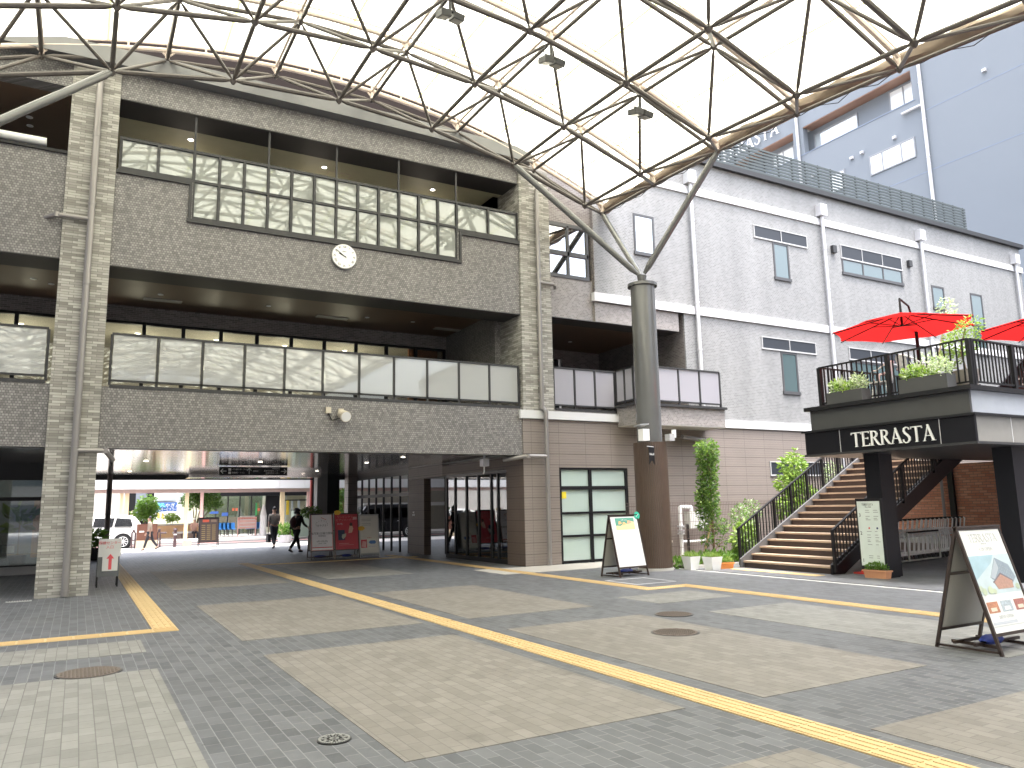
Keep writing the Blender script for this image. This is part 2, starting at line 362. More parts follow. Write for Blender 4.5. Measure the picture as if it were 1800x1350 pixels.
tactile('tactile_paving', 9.95, 10.25, -1.0, 11.5, 'y')
tactile('tactile_paving', 13.28, 13.58, 11.0, 13.4, 'x', True)
struct(MB().box(12.5, 12.56, 6.0, 14.6, -.02, .006), 'white_line', P('white_line_paint', (.62, .62, .6), .7))
struct(MB().box(12.66, 12.68, 6.0, 14.6, -.02, .006), 'drain_slot', m_dgrey)
struct(MB().box(12.7, 17.5, 14.15, 17.2, -.2, .05), 'planting_bed', P('soil', (.09, .07, .05), .95, bump=.8, bscale=25))
struct(MB().box(12.62, 17.5, 14.07, 14.15, -.2, .07), 'bed_kerb', m_conc)
fr = MB()
for a in ((9.5, 10.5, 12.06, 12.1), (9.5, 10.5, 13.06, 13.1), (9.5, 9.54, 12.1, 13.06), (10.46, 10.5, 12.1, 13.06)): fr.box(*a, -.02, .007)
struct(fr, 'access_cover_frame', m_pipel)
# manholes
def manhole(name, c, r, label, mat, pat):
    t = thing(name, label, 'manhole', (c[0], c[1], 0))
    MB().disc((c[0], c[1], -.02), (0, 0, 1), r, .027, 40).build('rim', m_dgrey, t)
    MB().disc((c[0], c[1], -.02), (0, 0, 1), r-.02, .031, 40).build('cover', mat, t)
    mb = MB(); z0, z1 = .01, .015
    if pat == 'grid':
        k = int(r/.035)
        for i in range(-k, k+1):
            for j in range(-k, k+1):
                x, y = c[0]+i*.034, c[1]+j*.034
                if (x-c[0])**2+(y-c[1])**2 < (r-.045)**2: mb.box(x-.011, x+.011, y-.011, y+.011, z0, z1)
    else:
        for rr in (.93, .6, .28):
            n = 36 if rr > .5 else 14
            for i in range(n):
                if rr == .93 or i % 2 == 0 or rr < .5:
                    a0, a1 = 2*math.pi*i/n, 2*math.pi*(i+.75)/n
                    q = [(c[0]+math.cos(a)*r*k, c[1]+math.sin(a)*r*k, z0) for k, a in ((rr, a0), (rr, a1), (rr-.14, a1), (rr-.14, a0))]
                    mb.prism(q, (0, 0, .005))
        for i in range(9):
            a = 2*math.pi*i/9; x, y = c[0]+math.cos(a)*r*.68, c[1]+math.sin(a)*r*.68
            mb.disc((x, y, z0), (0, 0, 1), r*.09, .005, 10)
    mb.build('raised_pattern', mat if pat == 'grid' else P('pale_worn_iron', (.3, .3, .29), .5, metal=.3), t)
m_iron = plain('brown_iron', (.13, .105, .09), .65, metal=.2, var=.2)
manhole('manhole_cover', (.20, 8.98), .30, 'round brown iron manhole cover between the light panels at the left', m_iron, 'grid')
manhole('manhole_cover', (6.39, 7.41), .29, 'round brown manhole cover inside the beige panel right of the yellow line, nearer of two', m_iron, 'grid')
manhole('manhole_cover', (7.40, 8.59), .27, 'round brown manhole cover just beyond the beige panel, farther of two', m_iron, 'grid')
manhole('manhole_cover', (1.62, 5.42), .115, 'small ornate black and white iron cover in the dark paving in front', m_blk, 'rings')
g0 = MB().box(-1.03, -.63, 16.98, 17.10, -.02, .012)
gt = one('drain_grate', P('grate_grey', (.45, .45, .45), .5, metal=.4), 'small pale metal drain grate beside the left brick column', 'drain grate', g0)
sl = MB()
for i in range(9): sl.box(-1.0+i*.04, -.985+i*.04, 17.0, 17.08, .0121, .0135)
sl.build('slot', m_blk, gt)
# unseen blocks added to hold back side skylight from the plaza
def sky_blocker(label, x0, x1, y0, y1, h, side):
    t = thing('sky_blocker_block', label, 'building', ((x0+x1)/2, (y0+y1)/2, 0)); MB().box(x0, x1, y0, y1, 0, h).build('wall', P('blocker_render', (.22, .21, .2), .8), t)
    MB().box(x0-.15, x1+.15, y0-.15, y1+.15, h, h+.3).build('roof', m_dgrey, t)
    for fl in range(int(h//3.4)):
        z = 1.0+3.4*fl
        if side == 'x': MB().box(x1, x1+.03, y0+1, y1-1, z, z+1.6).build('window_band', P('blocker_glass', (.05, .06, .07), .15), t)
        else: MB().box(x0+1, x1-1, y1, y1+.03, z, z+1.6).build('window_band', P('blocker_glass', (.05, .06, .07), .15), t)
sky_blocker('plain grey unseen block added left of the plaza to hold back skylight', -24, -10, -40, 14, 15, 'x')
sky_blocker('unseen block added beyond the right edge to keep skylight off the annex wall', 27, 60, -30, 5.5, 13, 'x')
sky_blocker('plain grey unseen block added behind the camera to hold back skylight', -9, 40, -52, -40, 13, 'y')
# ================================================================== CIVIC BUILDING (main bays)
cb = thing('civic_building', 'three storey grey mosaic tiled building bridging a ground floor passage, with two brick columns', 'building', (5, F, 0))
def bx(name, mat, *a, p=None): return MB().box(*a).build(name, mat, p or cb)
# brick columns
bx('brick_column', m_col, -.61, .285, F-.04, F+.9, 0, 11.0)
bx('brick_column', m_col, 10.165, 11.13, F-.04, F+1.2, 4.06, 11.2)
# tiled bands, beams
Y0, Y1 = F+.03, F+.45
bx('tiled_wall', m_mos, .29, 10.16, Y0, Y1, 2.87, 4.12)
bx('tiled_wall', m_mos, -9, -.615, Y0, Y1, 2.87, 4.12)
w = MB(); w.prism([(.29, Y0, 6.68), (10.16, Y0, 6.68), (10.16, Y0, 8.72), (8.30, Y0, 8.72), (8.30, Y0, 7.93), (1.82, Y0, 7.93), (1.82, Y0, 8.80), (.29, Y0, 8.80)], (0, .42, 0)).build('tiled_wall', m_mos, cb)
bx('tiled_wall', m_mos, -9, -.615, Y0, Y1, 6.70, 8.93)
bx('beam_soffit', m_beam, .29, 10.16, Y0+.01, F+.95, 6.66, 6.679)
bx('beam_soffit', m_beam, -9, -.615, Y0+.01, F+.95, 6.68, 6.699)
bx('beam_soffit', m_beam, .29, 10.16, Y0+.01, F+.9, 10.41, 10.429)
def zt(x): return 11.07-(x-4.6)**2*.0026
pts = [(.29, Y0, 10.43), (10.18, Y0, 10.43)] + [(10.18-i*9.89/24, Y0, zt(10.18-i*9.89/24)) for i in range(25)]
MB().prism(pts, (0, .4, 0)).build('arched_lintel', m_mos, cb)
pts = [(-9, Y0, 10.43), (-.615, Y0, 10.43)] + [(-.615-i*8.4/12, Y0, zt(-.615-i*8.4/12)) for i in range(13)]
MB().prism(pts, (0, .4, 0)).build('arched_lintel', m_mos, cb)
pts = [(-9+i*.5, F-.28, zt(-9+i*.5)+.01) for i in range(40)]; pts = [p for p in pts if p[0] < 10.5] + [(10.5, F-.28, zt(10.5)+.01)]
cp_ = pts + [(p[0], p[1], p[2]+.36) for p in reversed(pts)]
MB().prism(cp_, (0, .9, 0)).build('metal_coping', P('coping_grey', (.14, .14, .145), .5), cb)
# roof behind + rear wall
rf = MB()
for i in range(20):
    xa, xb = -9+i*1.0, -8+i*1.0
    rf.prism([(xa, F+.6, zt(xa)+.5), (xb, F+.6, zt(xb)+.5), (xb, F+.6, zt(xb)+1.9), (xa, F+.6, zt(xa)+1.9)], (0, 14, 0))
rf.build('roof', P('dark_ribbed_roof', (.022, .016, .014), .8, spec=.1), cb)
bx('rear_wall', m_mos, -9, 10.16, 31.9, 32.2, 3.05, 11.5)
# second storey balcony interior
m_wallw = P('interior_wall', (.42, .39, .34), .7)
for x0, x1, c in ((.29, 10.165, m_soff), (-9, -.615, m_soff)):
    bx('ceiling', c, x0, x1, F+.46, 21.99, 6.95, 7.0)
    bx('floor_slab', m_dgrey, x0, x1, Y1, 26, 3.9, 4.1)
    bx('header_strip', m_rec, x0, x1, 21.9, 22.0, 6.55, 6.945)
    bx('room_wall', m_wallw, x0, x1, 25.9, 26, 4.1, 6.7)
    bx('room_ceiling', P('room_ceiling_paint', (.62, .58, .5), .7), x0, x1, 22.1, 25.9, 6.6, 6.7)
bx('room_wall', P('terracotta_slats', (.35, .14, .08), .6), 9.0, 10.15, 22.6, 22.7, 4.1, 6.6)
def room_light(x, y, z, e):
    l = bpy.data.lights.new('lamp_light', 'POINT'); l.energy = e; l.color = (1, .88, .7); l.shadow_soft_size = .25; o = bpy.data.objects.new('lamp_light', l); COL.objects.link(o); o.location = Vector((x, y, z))-Vector(ORG[cb.name]); o.parent = cb; return o
def window_row(xs, z0, z1, Y, fr_=.07, mat=m_blk, gm=None, top=None):
    for a, b in zip(xs, xs[1:]):
        f = MB(); f.box(a-fr_/2, a+fr_/2, Y-.05, Y+.05, z0, z1); f.box(b-fr_/2, b+fr_/2, Y-.051, Y+.049, z0, z1)
        f.box(a, b, Y-.045, Y+.045, z1-.07, z1+.002); f.box(a, b, Y-.045, Y+.045, z0-.002, z0+.06)
        fo = f.build('window', mat, cb)
        MB().box(a+fr_/2, b-fr_/2, Y-.006, Y+.006, z0+.06, z1-.07).build('pane', gm or m_glass, fo)
window_row([.3+.965*i for i in range(11)], 4.1, 6.55, 22.0, .09)
window_row([-.62-.965*i for i in range(3)][::-1], 4.1, 6.55, 22.0, .09)
def downlight(x, y, z, r=.07, glow=True, p=None, mat=None):
    o = MB().disc((x, y, z), (0, 0, -1), r, .012, 16).build('downlight', m_whitep, p or cb)
    MB().disc((x, y, z-.012), (0, 0, -1), r*.8, .003, 16).build('lens', mat or (m_lamp if glow else m_board), o)
for x, y in ((1.5, 20.4), (4.13, 20.4), (6.89, 20.5), (-1.2, 20.2), (8.27, 20.45), (-.85, 20.5)): downlight(x, y, 6.95, .065, False)
for x, y in ((1.2, 23.6), (3.3, 23.6), (5.3, 23.6), (7.2, 23.6), (-1.6, 23.6)): downlight(x, y, 6.6, .09, True); room_light(x, y, 5.7, 55)
for x, y in ((1.6, 20.95), (6.0, 20.9), (9.6, 20.9)): bx('ceiling_hatch', P('hatch_white', (.4, .38, .35), .6), x-.45, x+.45, y-.12, y+.12, 6.93, 6.951)
# third storey
bx('ceiling', m_ceil3, .29, 10.165, F+.9, 21.9, 10.45, 10.5)
bx('ceiling', m_soff, -9, -.615, Y0+.4, 21.9, 10.45, 10.5)
bx('floor_slab', m_dgrey, -9, 10.165, F+.46, 31.9, 7.7, 7.9)
bx('room_wall', P('pale_room_wall', (.6, .6, .57), .8), -9, 10.165, 21.9, 22.05, 7.9, 10.45)
bx('parapet_cap', m_blk, -9, -.615, F-.02, F+.5, 8.93, 8.99)
bx('side_wall', m_mos, 10.0, 10.164, F+1.2, 26, 4.06, 11.0)
bx('side_wall', m_mos, 10.0, 10.164, F+1.2, 31.9, 7.0, 11.0)
xs3 = [.36, 1.10, 1.83] + [1.83+.54*i for i in range(1, 13)] + [9.25, 10.16]
def win3(a, b, z0, z1, mid=None):
    f = MB(); w_ = .06; Y = F+.12
    f.box(a-w_/2, a+w_/2, Y-.06, Y+.06, z0, z1); f.box(b-w_/2, b+w_/2, Y-.061, Y+.059, z0, z1)
    f.box(a, b, Y-.055, Y+.055, z1-.06, z1); f.box(a, b, Y-.056, Y+.056, z0, z0+.09)
    if mid: f.box(a, b, Y-.05, Y+.05, mid-.03, mid+.03)
    o = f.build('window', m_dgrey, cb)
    if mid:
        MB().box(a+w_/2, b-w_/2, Y-.008, Y+.008, z0+.09, mid-.03).build('pane', m_frost3, o)
        MB().box(a+w_/2, b-w_/2, Y-.008, Y+.008, mid+.03, z1-.06).build('pane', m_frost3, o)
    else: MB().box(a+w_/2, b-w_/2, Y-.008, Y+.008, z0+.09, z1-.06).build('pane', m_frost3, o)
for i, (a, b) in enumerate(zip(xs3, xs3[1:])):
    if 2 <= i < 14: win3(a, b, 7.935, 9.58, 8.86)
    else: win3(a, b, 8.74 if i > 2 else 8.81, 9.58)
fb = MB(); fb.box(1.72, 8.40, F-.03, F+.2, 7.86, 7.934); fb.box(.3, 1.80, F-.03, F+.2, 8.72, 8.80); fb.box(8.34, 10.16, F-.03, F+.2, 8.64, 8.738); fb.box(1.74, 1.80, F-.03, F+.2, 7.934, 8.72); fb.box(8.34, 8.40, F-.03, F+.2, 7.934, 8.64)
fb.build('window_surround', m_dgrey, cb)
for i in range(5): x = 1.83+1.62*i; bx('tie_rod', m_dgrey, x-.022, x+.022, F+.1, F+.145, 9.58, 10.41)
for x, y in ((1.86, 18.8), (5.13, 18.85), (8.24, 18.9)): downlight(x, y, 10.45, .08, True); room_light(x, y+.8, 9.7, 9)
for x, y in ((-1.47, 19.3), (-1.48, 19.75)): downlight(x, y, 10.45, .07, False)
hf = MB()
for x, y in ((1.2, 19.6), (5.6, 19.3)):
    for a in ((x-.3, x+.3, y-.3, y-.285), (x-.3, x+.3, y+.285, y+.3), (x-.3, x-.285, y-.28, y+.28), (x+.285, x+.3, y-.28, y+.28)): hf.box(*a, 10.44, 10.449)
hf.build('ceiling_hatch', m_cream, cb)
# balcony railings with milky panes
def railing(parent, p0, p1, n, zb, zt_, gm=m_frost, base=True, wp=.05):
    p0, p1 = Vector(p0), Vector(p1); d = (p1-p0)/n; up = Vector((0, 0, 1)); dn = d.normalized(); nr = dn.cross(up)
    f = MB()
    f.bar(p0+up*zt_, p1+up*zt_, .06, .045); f.bar(p0+up*(zb+.16), p1+up*(zb+.16), .05, .04)
    if base: f.bar(p0+up*(zb+.03), p1+up*(zb+.03), .16, .07)
    r = f.build('railing', m_dgrey, parent)
    for i in range(n+1):
        q = p0+d*i; MB().bar(q+up*(zb+.06), q+up*(zt_-.02), wp, wp, up=nr).build('post', m_dgrey, r)
    for i in range(n):
        a = p0+d*i+dn*.035; b_ = p0+d*(i+1)-dn*.035; o_ = nr*.006
        MB().prism([a+up*(zb+.18)-o_, b_+up*(zb+.18)-o_, b_+up*(zt_-.022)-o_, a+up*(zt_-.022)-o_], o_*2).build('pane', gm, r)
    return r
railing(cb, (.42, F+.1, 0), (10.10, F+.1, 0), 11, 4.10, 5.24)
railing(cb, (-.70, F+.1, 0), (-3.4, F+.1, 0), 3, 4.12, 5.24)
# downpipes on the two brick columns
def pipe_run(parent, pts, r, mat, name='downpipe', clamps=()):
    mb = MB(); mb.path(pts, r, 12)
    for p in pts[1:-1]: mb.tube(Vector(p)-Vector((0, 0, r)), Vector(p)+Vector((0, 0, r)), r*1.08, 12)
    for z in clamps: mb.tube((pts[0][0], pts[0][1], z-.03), (pts[0][0], pts[0][1], z+.03), r*1.18, 12)
    return mb.build(name, mat, parent, smooth=True)
pipe_run(cb, [(-.11, F-.13, 10.9), (-.11, F-.13, .02)], .068, m_pipe, clamps=(9.4, 7.9, 6.2, 4.4, 2.9, 1.6, .1))
pipe_run(cb, [(-.11, F-.13, 7.55), (-.72, F-.13, 7.55), (-.95, F+.1, 7.52)], .05, m_pipe)
pipe_run(cb, [(-.11, F-.13, 2.80), (.42, F-.13, 2.80), (.58, F+.05, 2.62)], .05, m_pipe)
pipe_run(cb, [(10.68, F-.13, 10.3), (10.68, F-.13, 4.15), (10.78, F-.16, 4.0), (10.78, F-.16, .02)], .06, m_pipe, clamps=(9.2, 7.8, 6.2, 4.9))
pipe_run(cb, [(10.68, F-.13, 7.6), (11.2, F-.13, 7.6), (11.3, F+.02, 7.55)], .045, m_pipe)
pipe_run(cb, [(10.78, F-.16, 2.83), (10.2, F-.16, 2.83), (9.7, F+.3, 2.75)], .055, m_pipe)
# passage under the bridge
m_ps = plain('passage_soffit_metal', (.62, .57, .54), .12, metal=.8, var=.1)
ps = MB(); 
for i in range(12):
    ya = F+.46+i*1.19; ps.box(-9, 10.15, ya+.006, ya+1.184, 2.95, 3.02)
ps.build('passage_soffit', m_ps, cb)
bx('soffit_backing', m_blk, -9, 10.15, F+.46, 31.75, 3.025, 3.05)
bx('soffit_edge', m_blk, -9, 10.15, 31.75, 31.85, 2.78, 3.08)
bx('bulkhead', m_ps, 3.3, 7.9, 28.7, 29.6, 2.75, 2.949)
for x, y in ((1.54, 22.8), (1.46, 28.6), (7.63, 22.6), (7.76, 19.9), (7.49, 27.7), (4.5, 22.7)): downlight(x, y, 2.95, .075, True)
bx('passage_column', m_blk, 8.72, 9.2, 30.6, 31.1, 0, 2.95)
bx('passage_column', P('grey_column_side', (.2, .2, .2), .5), 8.3, 8.71, 30.6, 31.1, 0, 2.95)
bx('passage_column', m_rib, 9.75, 10.15, 31.2, 31.7, 0, 2.95)
MB().tube((.98, 31.5, 0), (.98, 31.5, 2.95), .09, 14).build('passage_column', m_iron, cb, True)
# passage right wall (x = 10.15) : ribbed pieces, dark opening, glazed doors, mullioned screen
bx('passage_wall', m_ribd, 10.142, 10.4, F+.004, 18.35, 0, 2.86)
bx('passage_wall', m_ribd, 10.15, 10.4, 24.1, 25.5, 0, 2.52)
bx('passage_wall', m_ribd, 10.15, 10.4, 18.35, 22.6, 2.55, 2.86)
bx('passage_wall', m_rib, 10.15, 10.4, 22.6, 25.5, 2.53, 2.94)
bx('dark_recess', m_blk, 10.9, 10.95, 22.4, 24.1, 0, 2.6)
bx('inner_wall', m_wallw, 14.8, 14.9, 17.6, 26, 0, 2.9)
bx('inner_ceiling', m_wallw, 10.42, 14.8, 17.8, 26, 2.88, 2.95)
bx('inner_partition', m_blk, 10.42, 14.8, 22.2, 22.4, 0, 2.88)
dr = MB(); ys = [18.37, 18.95, 19.35, 20.15, 20.95, 21.75, 22.38]
for y in ys: dr.box(10.18, 10.26, y-.035, y+.035, 0, 2.52)
dr.box(10.181, 10.259, 18.4, 22.35, 2.46, 2.549); dr.box(10.181, 10.259, 18.4, 22.35, .0, .12)
do = dr.build('glazed_door', m_blk, cb)
for a, b_ in zip(ys, ys[1:]): MB().box(10.215, 10.225, a+.035, b_-.035, .12, 2.46).build('pane', m_glassd, do)
cur = MB()
for i in range(44): y = 18.5+i*.032; cur.tube((10.6+.03*math.sin(i*1.4), y, .15), (10.6+.03*math.sin(i*1.4+.3), y, 2.45), .02, 6)
cur.build('blind', P('blind_green', (.35, .40, .38), .8), cb)
sc = MB(); ys = [25.6+.86*i for i in range(8)]
for y in ys: sc.box(10.17, 10.24, y-.03, y+.03, 0, 2.78)
sc.box(10.171, 10.239, 25.5, 31.7, 2.72, 2.779); sc.box(10.171, 10.239, 25.5, 31.7, 1.98, 2.1)
so = sc.build('mullioned_screen', m_dgrey, cb)
bx('screen_header', m_dgrey, 10.15, 10.26, 25.5, 31.7, 2.78, 2.95)
# shop behind the left bay
bx('shop_wall', m_blk, -9, -.62, 24.6, 24.7, 2.5, 2.95)
so = MB().box(-9, -.62, 24.6, 24.68, 0, .22).build('shop_front', P('sill_grey', (.3, .3, .3), .6), cb)
for a, b_ in ((-3.2, -2.0), (-2.0, -.62)):
    MB().box(a+.03, b_-.03, 24.62, 24.63, .26, 1.95).build('pane', m_glassd, so); MB().box(a+.03, b_-.03, 24.62, 24.63, 2.05, 2.5).build('pane', m_glassd, so)
sf = MB(); sf.box(-9, -.62, 24.58, 24.68, 1.95, 2.05); sf.box(-9, -.62, 24.58, 24.68, .22, .26)
for x in (-3.2, -2.0, -.65): sf.box(x-.03, x+.03, 24.57, 24.69, .22, 2.5)
sf.build('shop_frame', m_blk, cb)
bx('shop_room', P('shop_room_grey', (.16, .19, .22), .6), -9, -.62, 28.0, 28.1, 0, 2.9)
room_light(-2.6, 26.4, 2.3, 60)
bx('shop_side', P('shop_room_grey', (.3, .3, .3), .6), -.62, -.5, 24.7, 31.7, 0, 2.94)
bx('shop_panel', P('shop_orange', (.4, .22, .1), .6), -1.15, -.95, 27.8, 27.95, .3, 2.0)
rl = MB().tube((-3.3, F+.1, 9.14), (-1.0, F+.1, 9.14), .09, 12)
tag(rl.build('rolled_blind', m_board, None, True), 'long white roll lying on the parapet left of the brick column', 'roll')
# ================================================================== ANNEX (grey wall to the right)
ax = thing('annex_building', 'long pale grey mosaic tiled building with white string courses and a brown ribbed ground floor', 'building', (20, F, 0))
def ab(name, mat, *a): return MB().box(*a).build(name, mat, ax)
# grey upper storeys as one L outline
MB().prism([(12.68, F, 7.33), (16.0, F, 7.33), (16.0, F, 3.83), (36.0, F, 3.83), (36.0, F, 12.45), (12.68, F, 12.45)], (0, .3, 0)).build('grey_wall', m_grey, ax)
ab('grey_wall', m_grey, 35.7, 36.0, F+.3, 60, 0, 12.45)
ab('side_reveal', m_rec, 12.66, 12.679, F+.002, F+.8, 7.35, 12.3)
ab('ribbed_wall', m_rib, 13.56, 36.0, F+.0, F+.3, 0, 3.829)
ab('ribbed_wall', m_rib, 10.15, 11.25, F+.0, F+.3, 0, 3.829)
ab('ribbed_wall', m_rib, 11.25, 13.56, F+.0, F+.3, 2.55, 3.829)
ab('roof', m_dgrey, 10.2, 35.9, F+.3, 60, 12.2, 12.4)
ab('eaves_trim', P('eaves_black', (.016, .016, .018), .5), 12.5, 36.2, F-.14, F+.35, 12.45, 12.62)
ab('string_course', m_white, 12.60, 36.06, F-.055, F+.1, 7.33, 7.59)
ab('string_course', m_white, 12.68, 36.06, F-.05, F+.1, 11.31, 11.56)
ab('string_course', m_white, 16.3, 36.06, F-.05, F+.1, 3.82, 4.06)
ab('string_course', m_white, 10.05, 13.28, F-.07, F+.1, 3.84, 4.06)
# middle part: tiled wall with window, recess below
ab('tiled_wall', m_mosp, 11.13, 12.66, F+.12, F+.4, 6.74, 7.95)
ab('tiled_wall', m_mosp, 12.66, 15.80, F+.03, F+.4, 6.74, 7.32)
ab('upper_wall', m_rec, 11.13, 12.66, F+.12, F+.4, 9.55, 11.6)
wf = MB()
for x in (11.17, 11.85, 12.52): wf.box(x-.035, x+.035, F+.1, F+.2, 7.95, 9.5)
wf.box(11.14, 12.56, F+.1, F+.2, 8.6, 8.72); wf.box(11.14, 12.56, F+.09, F+.21, 7.93, 8.03); wf.box(11.14, 12.56, F+.1, F+.2, 9.45, 9.56)
wo = wf.build('window', P('window_grey', (.06, .06, .064), .45), ax)
m_mirr = glassmat('mirror_window', (.25, .28, .3), .55)
for x0, x1 in ((11.205, 11.815), (11.885, 12.485)):
    for z0, z1 in ((8.03, 8.6), (8.72, 9.45)): MB().box(x0, x1, F+.145, F+.155, z0, z1).build('pane', m_mirr, wo)
ab('room_wall', P('dim_room', (.12, .11, .1), .8), 11.1, 12.9, F+2.5, F+2.6, 7.6, 11)
ab('room_floor', P('dim_room', (.12, .11, .1), .8), 11.1, 15.9, F+.4, F+6, 7.2, 7.5)
ab('recess_ceiling', m_soff, 11.13, 15.99, F+.4, 22.0, 6.88, 6.95)
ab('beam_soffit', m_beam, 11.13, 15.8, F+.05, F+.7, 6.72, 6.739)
ab('recess_side', m_rec, 15.99, 16.1, F+.05, 22.2, 4.0, 7.3)
ab('recess_floor', m_dgrey, 11.13, 16.0, F+.3, 22.4, 3.9, 4.12)
ab('recess_back', m_rec, 14.4, 16.0, 21.9, 22.0, 4.12, 6.9)
ab('header_strip', m_rec, 11.13, 14.4, 21.9, 22.0, 6.55, 6.9)
ab('room_wall', m_wallw, 11.0, 16.0, 25.9, 26, 4.1, 6.9)
cb2 = cb; cb = ax
window_row([11.0, 12.0, 13.1, 14.2], 4.12, 6.55, 22.0, .16)
for x, y in ((13.1, 20.9), (13.9, 20.6)): downlight(x, y, 6.88, .07, False, ax)
downlight(12.6, 23.8, 6.6, .09, True, ax)
# ground floor glazed shopfront
wf = MB(); xs = (11.28, 12.28, 13.53); zs = (.05, .73, 1.42, 1.98, 2.5)
for x in xs: wf.box(x-.045, x+.045, F+.02, F+.14, .0, 2.55)
for z in (.05, .72, 1.33): wf.box(11.3, 13.5, F+.03, F+.13, z-.03, z+.03)
wf.box(11.3, 13.5, F+.021, F+.139, 2.0-.05, 2.0+.05); wf.box(11.26, 13.55, F+.019, F+.141, 2.49, 2.56)
wo = wf.build('shop_window', m_blk, ax)
for x0, x1 in ((11.325, 12.235), (12.325, 13.485)):
    for z0, z1 in ((.08, .69), (.75, 1.3), (1.36, 1.95), (2.05, 2.49)): MB().box(x0, x1, F+.075, F+.085, z0, z1).build('pane', m_frostg, wo)
st = MB().box(11.36, 11.5, F+.068, F+.074, 1.72, 1.9).build('yellow_sticker', P('sticker_yellow', (.8, .65, .05), .5), wo)
MB().box(11.0, 13.8, F+.9, F+1.0, 0, 2.6).build('interior_blind', P('pale_blind', (.55, .62, .58), .8), ax)
# windows in the grey wall
def gwin(x0, x1, z0, z1, cols=1, gm=m_glassb, split=None, w_=.07, back=True):
    f = MB(); Y = F-.02
    f.box(x0, x0+w_, Y, F+.1, z0, z1); f.box(x1-w_, x1, Y, F+.1, z0, z1); f.box(x0+w_, x1-w_, Y+.001, F+.1, z1-w_, z1); f.box(x0-.03, x1+.03, Y-.03, F+.1, z0-.04, z0+w_*.9)
    cx = [x0+(x1-x0)*i/cols for i in range(cols+1)]
    for c in cx[1:-1]: f.box(c-w_/2, c+w_/2, Y+.002, F+.1, z0+w_, z1-w_)
    if split: f.box(x0+w_, x1-w_, Y+.003, F+.1, split-.04, split+.04)
    o = f.build('window', P('window_grey', (.06, .06, .064), .45), ax)
    zz = [z0+w_, split-.04, split+.04, z1-w_] if split else [z0+w_, z1-w_]
    for a, b_ in zip(cx, cx[1:]):
        for i in range(0, len(zz), 2): MB().box(a+(w_ if a == x0 else w_/2), b_-(w_ if b_ == x1 else w_/2), F-.004, F-.001, zz[i], zz[i+1]).build('pane', gm, o)
    return o
m_vent = plain('vent_panel', (.020, .024, .032), .5)
m_blueg = frostmat('blue_grey_glass', (.065, .10, .105), .10, 0.0)
m_skyg = frostmat('sky_reflecting_glass', (.22, .30, .32), .5, 0.0)
def vent(x0, x1, z0, z1, n):
    f = MB(); f.box(x0-.03, x1+.03, F-.035, F+.02, z0-.05, z0); f.box(x0-.03, x1+.03, F-.035, F+.02, z1, z1+.03)
    for i in range(n+1): x = x0+(x1-x0)*i/n; f.box(x-.015, x+.015, F-.034, F+.02, z0, z1)
    o = f.build('vent_panel', m_cream if False else P('trim_grey', (.38, .38, .38), .5), ax)
    for i in range(n): xa = x0+(x1-x0)*i/n; MB().box(xa+.015, xa+(x1-x0)/n-.015, F-.02, F+.02, z0, z1).build('louvre', m_vent, o)
gwin(14.18, 14.98, 9.0, 10.27, gm=m_skyg)
vent(19.33, 21.92, 10.36, 10.74, 2); gwin(20.18, 20.95, 9.0, 10.3, gm=m_blueg)
vent(19.33, 21.92, 6.53, 6.88, 2); gwin(20.18, 20.95, 5.07, 6.47, gm=m_blueg)
vent(23.75, 27.28, 10.27, 10.72, 3); gwin(23.75, 27.28, 9.66, 10.25, 3, gm=m_blueg)
vent(23.70, 27.28, 6.50, 6.88, 3); gwin(23.70, 27.28, 5.2, 6.44, 3, gm=m_blueg)
gwin(29.1, 29.92, 8.95, 9.9, gm=m_blueg); gwin(31.75, 32.6, 7.3, 9.9, gm=m_blueg, split=8.55)
vent(19.3, 22.1, 2.38, 2.77, 2)
for x in (16.47, 22.72, 28.55, 35.38):
    o = pipe_run(ax, [(x, F-.12, 11.85), (x, F-.12, 3.7 if x < 17 else .1)], .062, m_pipel, clamps=[z for z in (10.4, 8.9, 7.7, 6.2, 4.9) ])
    MB().box(x-.17, x+.17, F-.24, F, 11.62, 12.05).build('rainwater_head', m_pipel, o)
for x in (23.3, 27.75): ab('wall_light', m_dgrey, x-.1, x+.1, F-.12, F, 10.35 if x < 25 else 10.45, 10.62 if x < 25 else 10.7)
pipe_run(ax, [(16.43, F-.12, 3.45), (16.43, F-.12, .5)], .055, m_pipe); pipe_run(ax, [(15.3, F-.4, 3.45), (16.43, F-.12, 3.4)], .06, m_pipe)
# roof louvre fence
lf = MB()
for i in range(9):
    z = 12.75+i*.122; lf.box(17.5, 32.6, F+.25, F+.28, z, z+.075)
lo = lf.build('roof_screen', P('screen_green_grey', (.045, .058, .06), .6), ax)
lp = MB()
for i in range(22): x = 17.6+i*.71; lp.box(x-.02, x+.02, F+.282, F+.33, 12.6, 13.85)
lp.build('screen_post', m_dgrey, lo)
# projecting balcony
ab('balcony_slab', m_mosp, 13.28, 16.61, 16.55, F-.001, 3.72, 4.24)
ab('balcony_soffit', P('balcony_soffit_paint', (.5, .48, .44), .7), 13.29, 16.6, 16.56, F-.002, 3.70, 3.719)
ab('slab_cap', m_dgrey, 13.2, 16.66, 16.48, F-.002, 4.241, 4.31)
railing(ax, (13.32, 16.62, 0), (16.54, 16.62, 0), 4, 4.25, 5.38, m_frostv)
railing(ax, (13.32, 16.66, 0), (13.32, F+.05, 0), 2, 4.25, 5.33, m_frostv)
railing(ax, (11.2, F+.08, 0), (13.28, F+.08, 0), 3, 4.10, 5.30, m_frostv)
ab('parapet', m_mosp, 11.13, 16.0, F+.02, F+.3, 4.062, 4.13)
cb = cb2
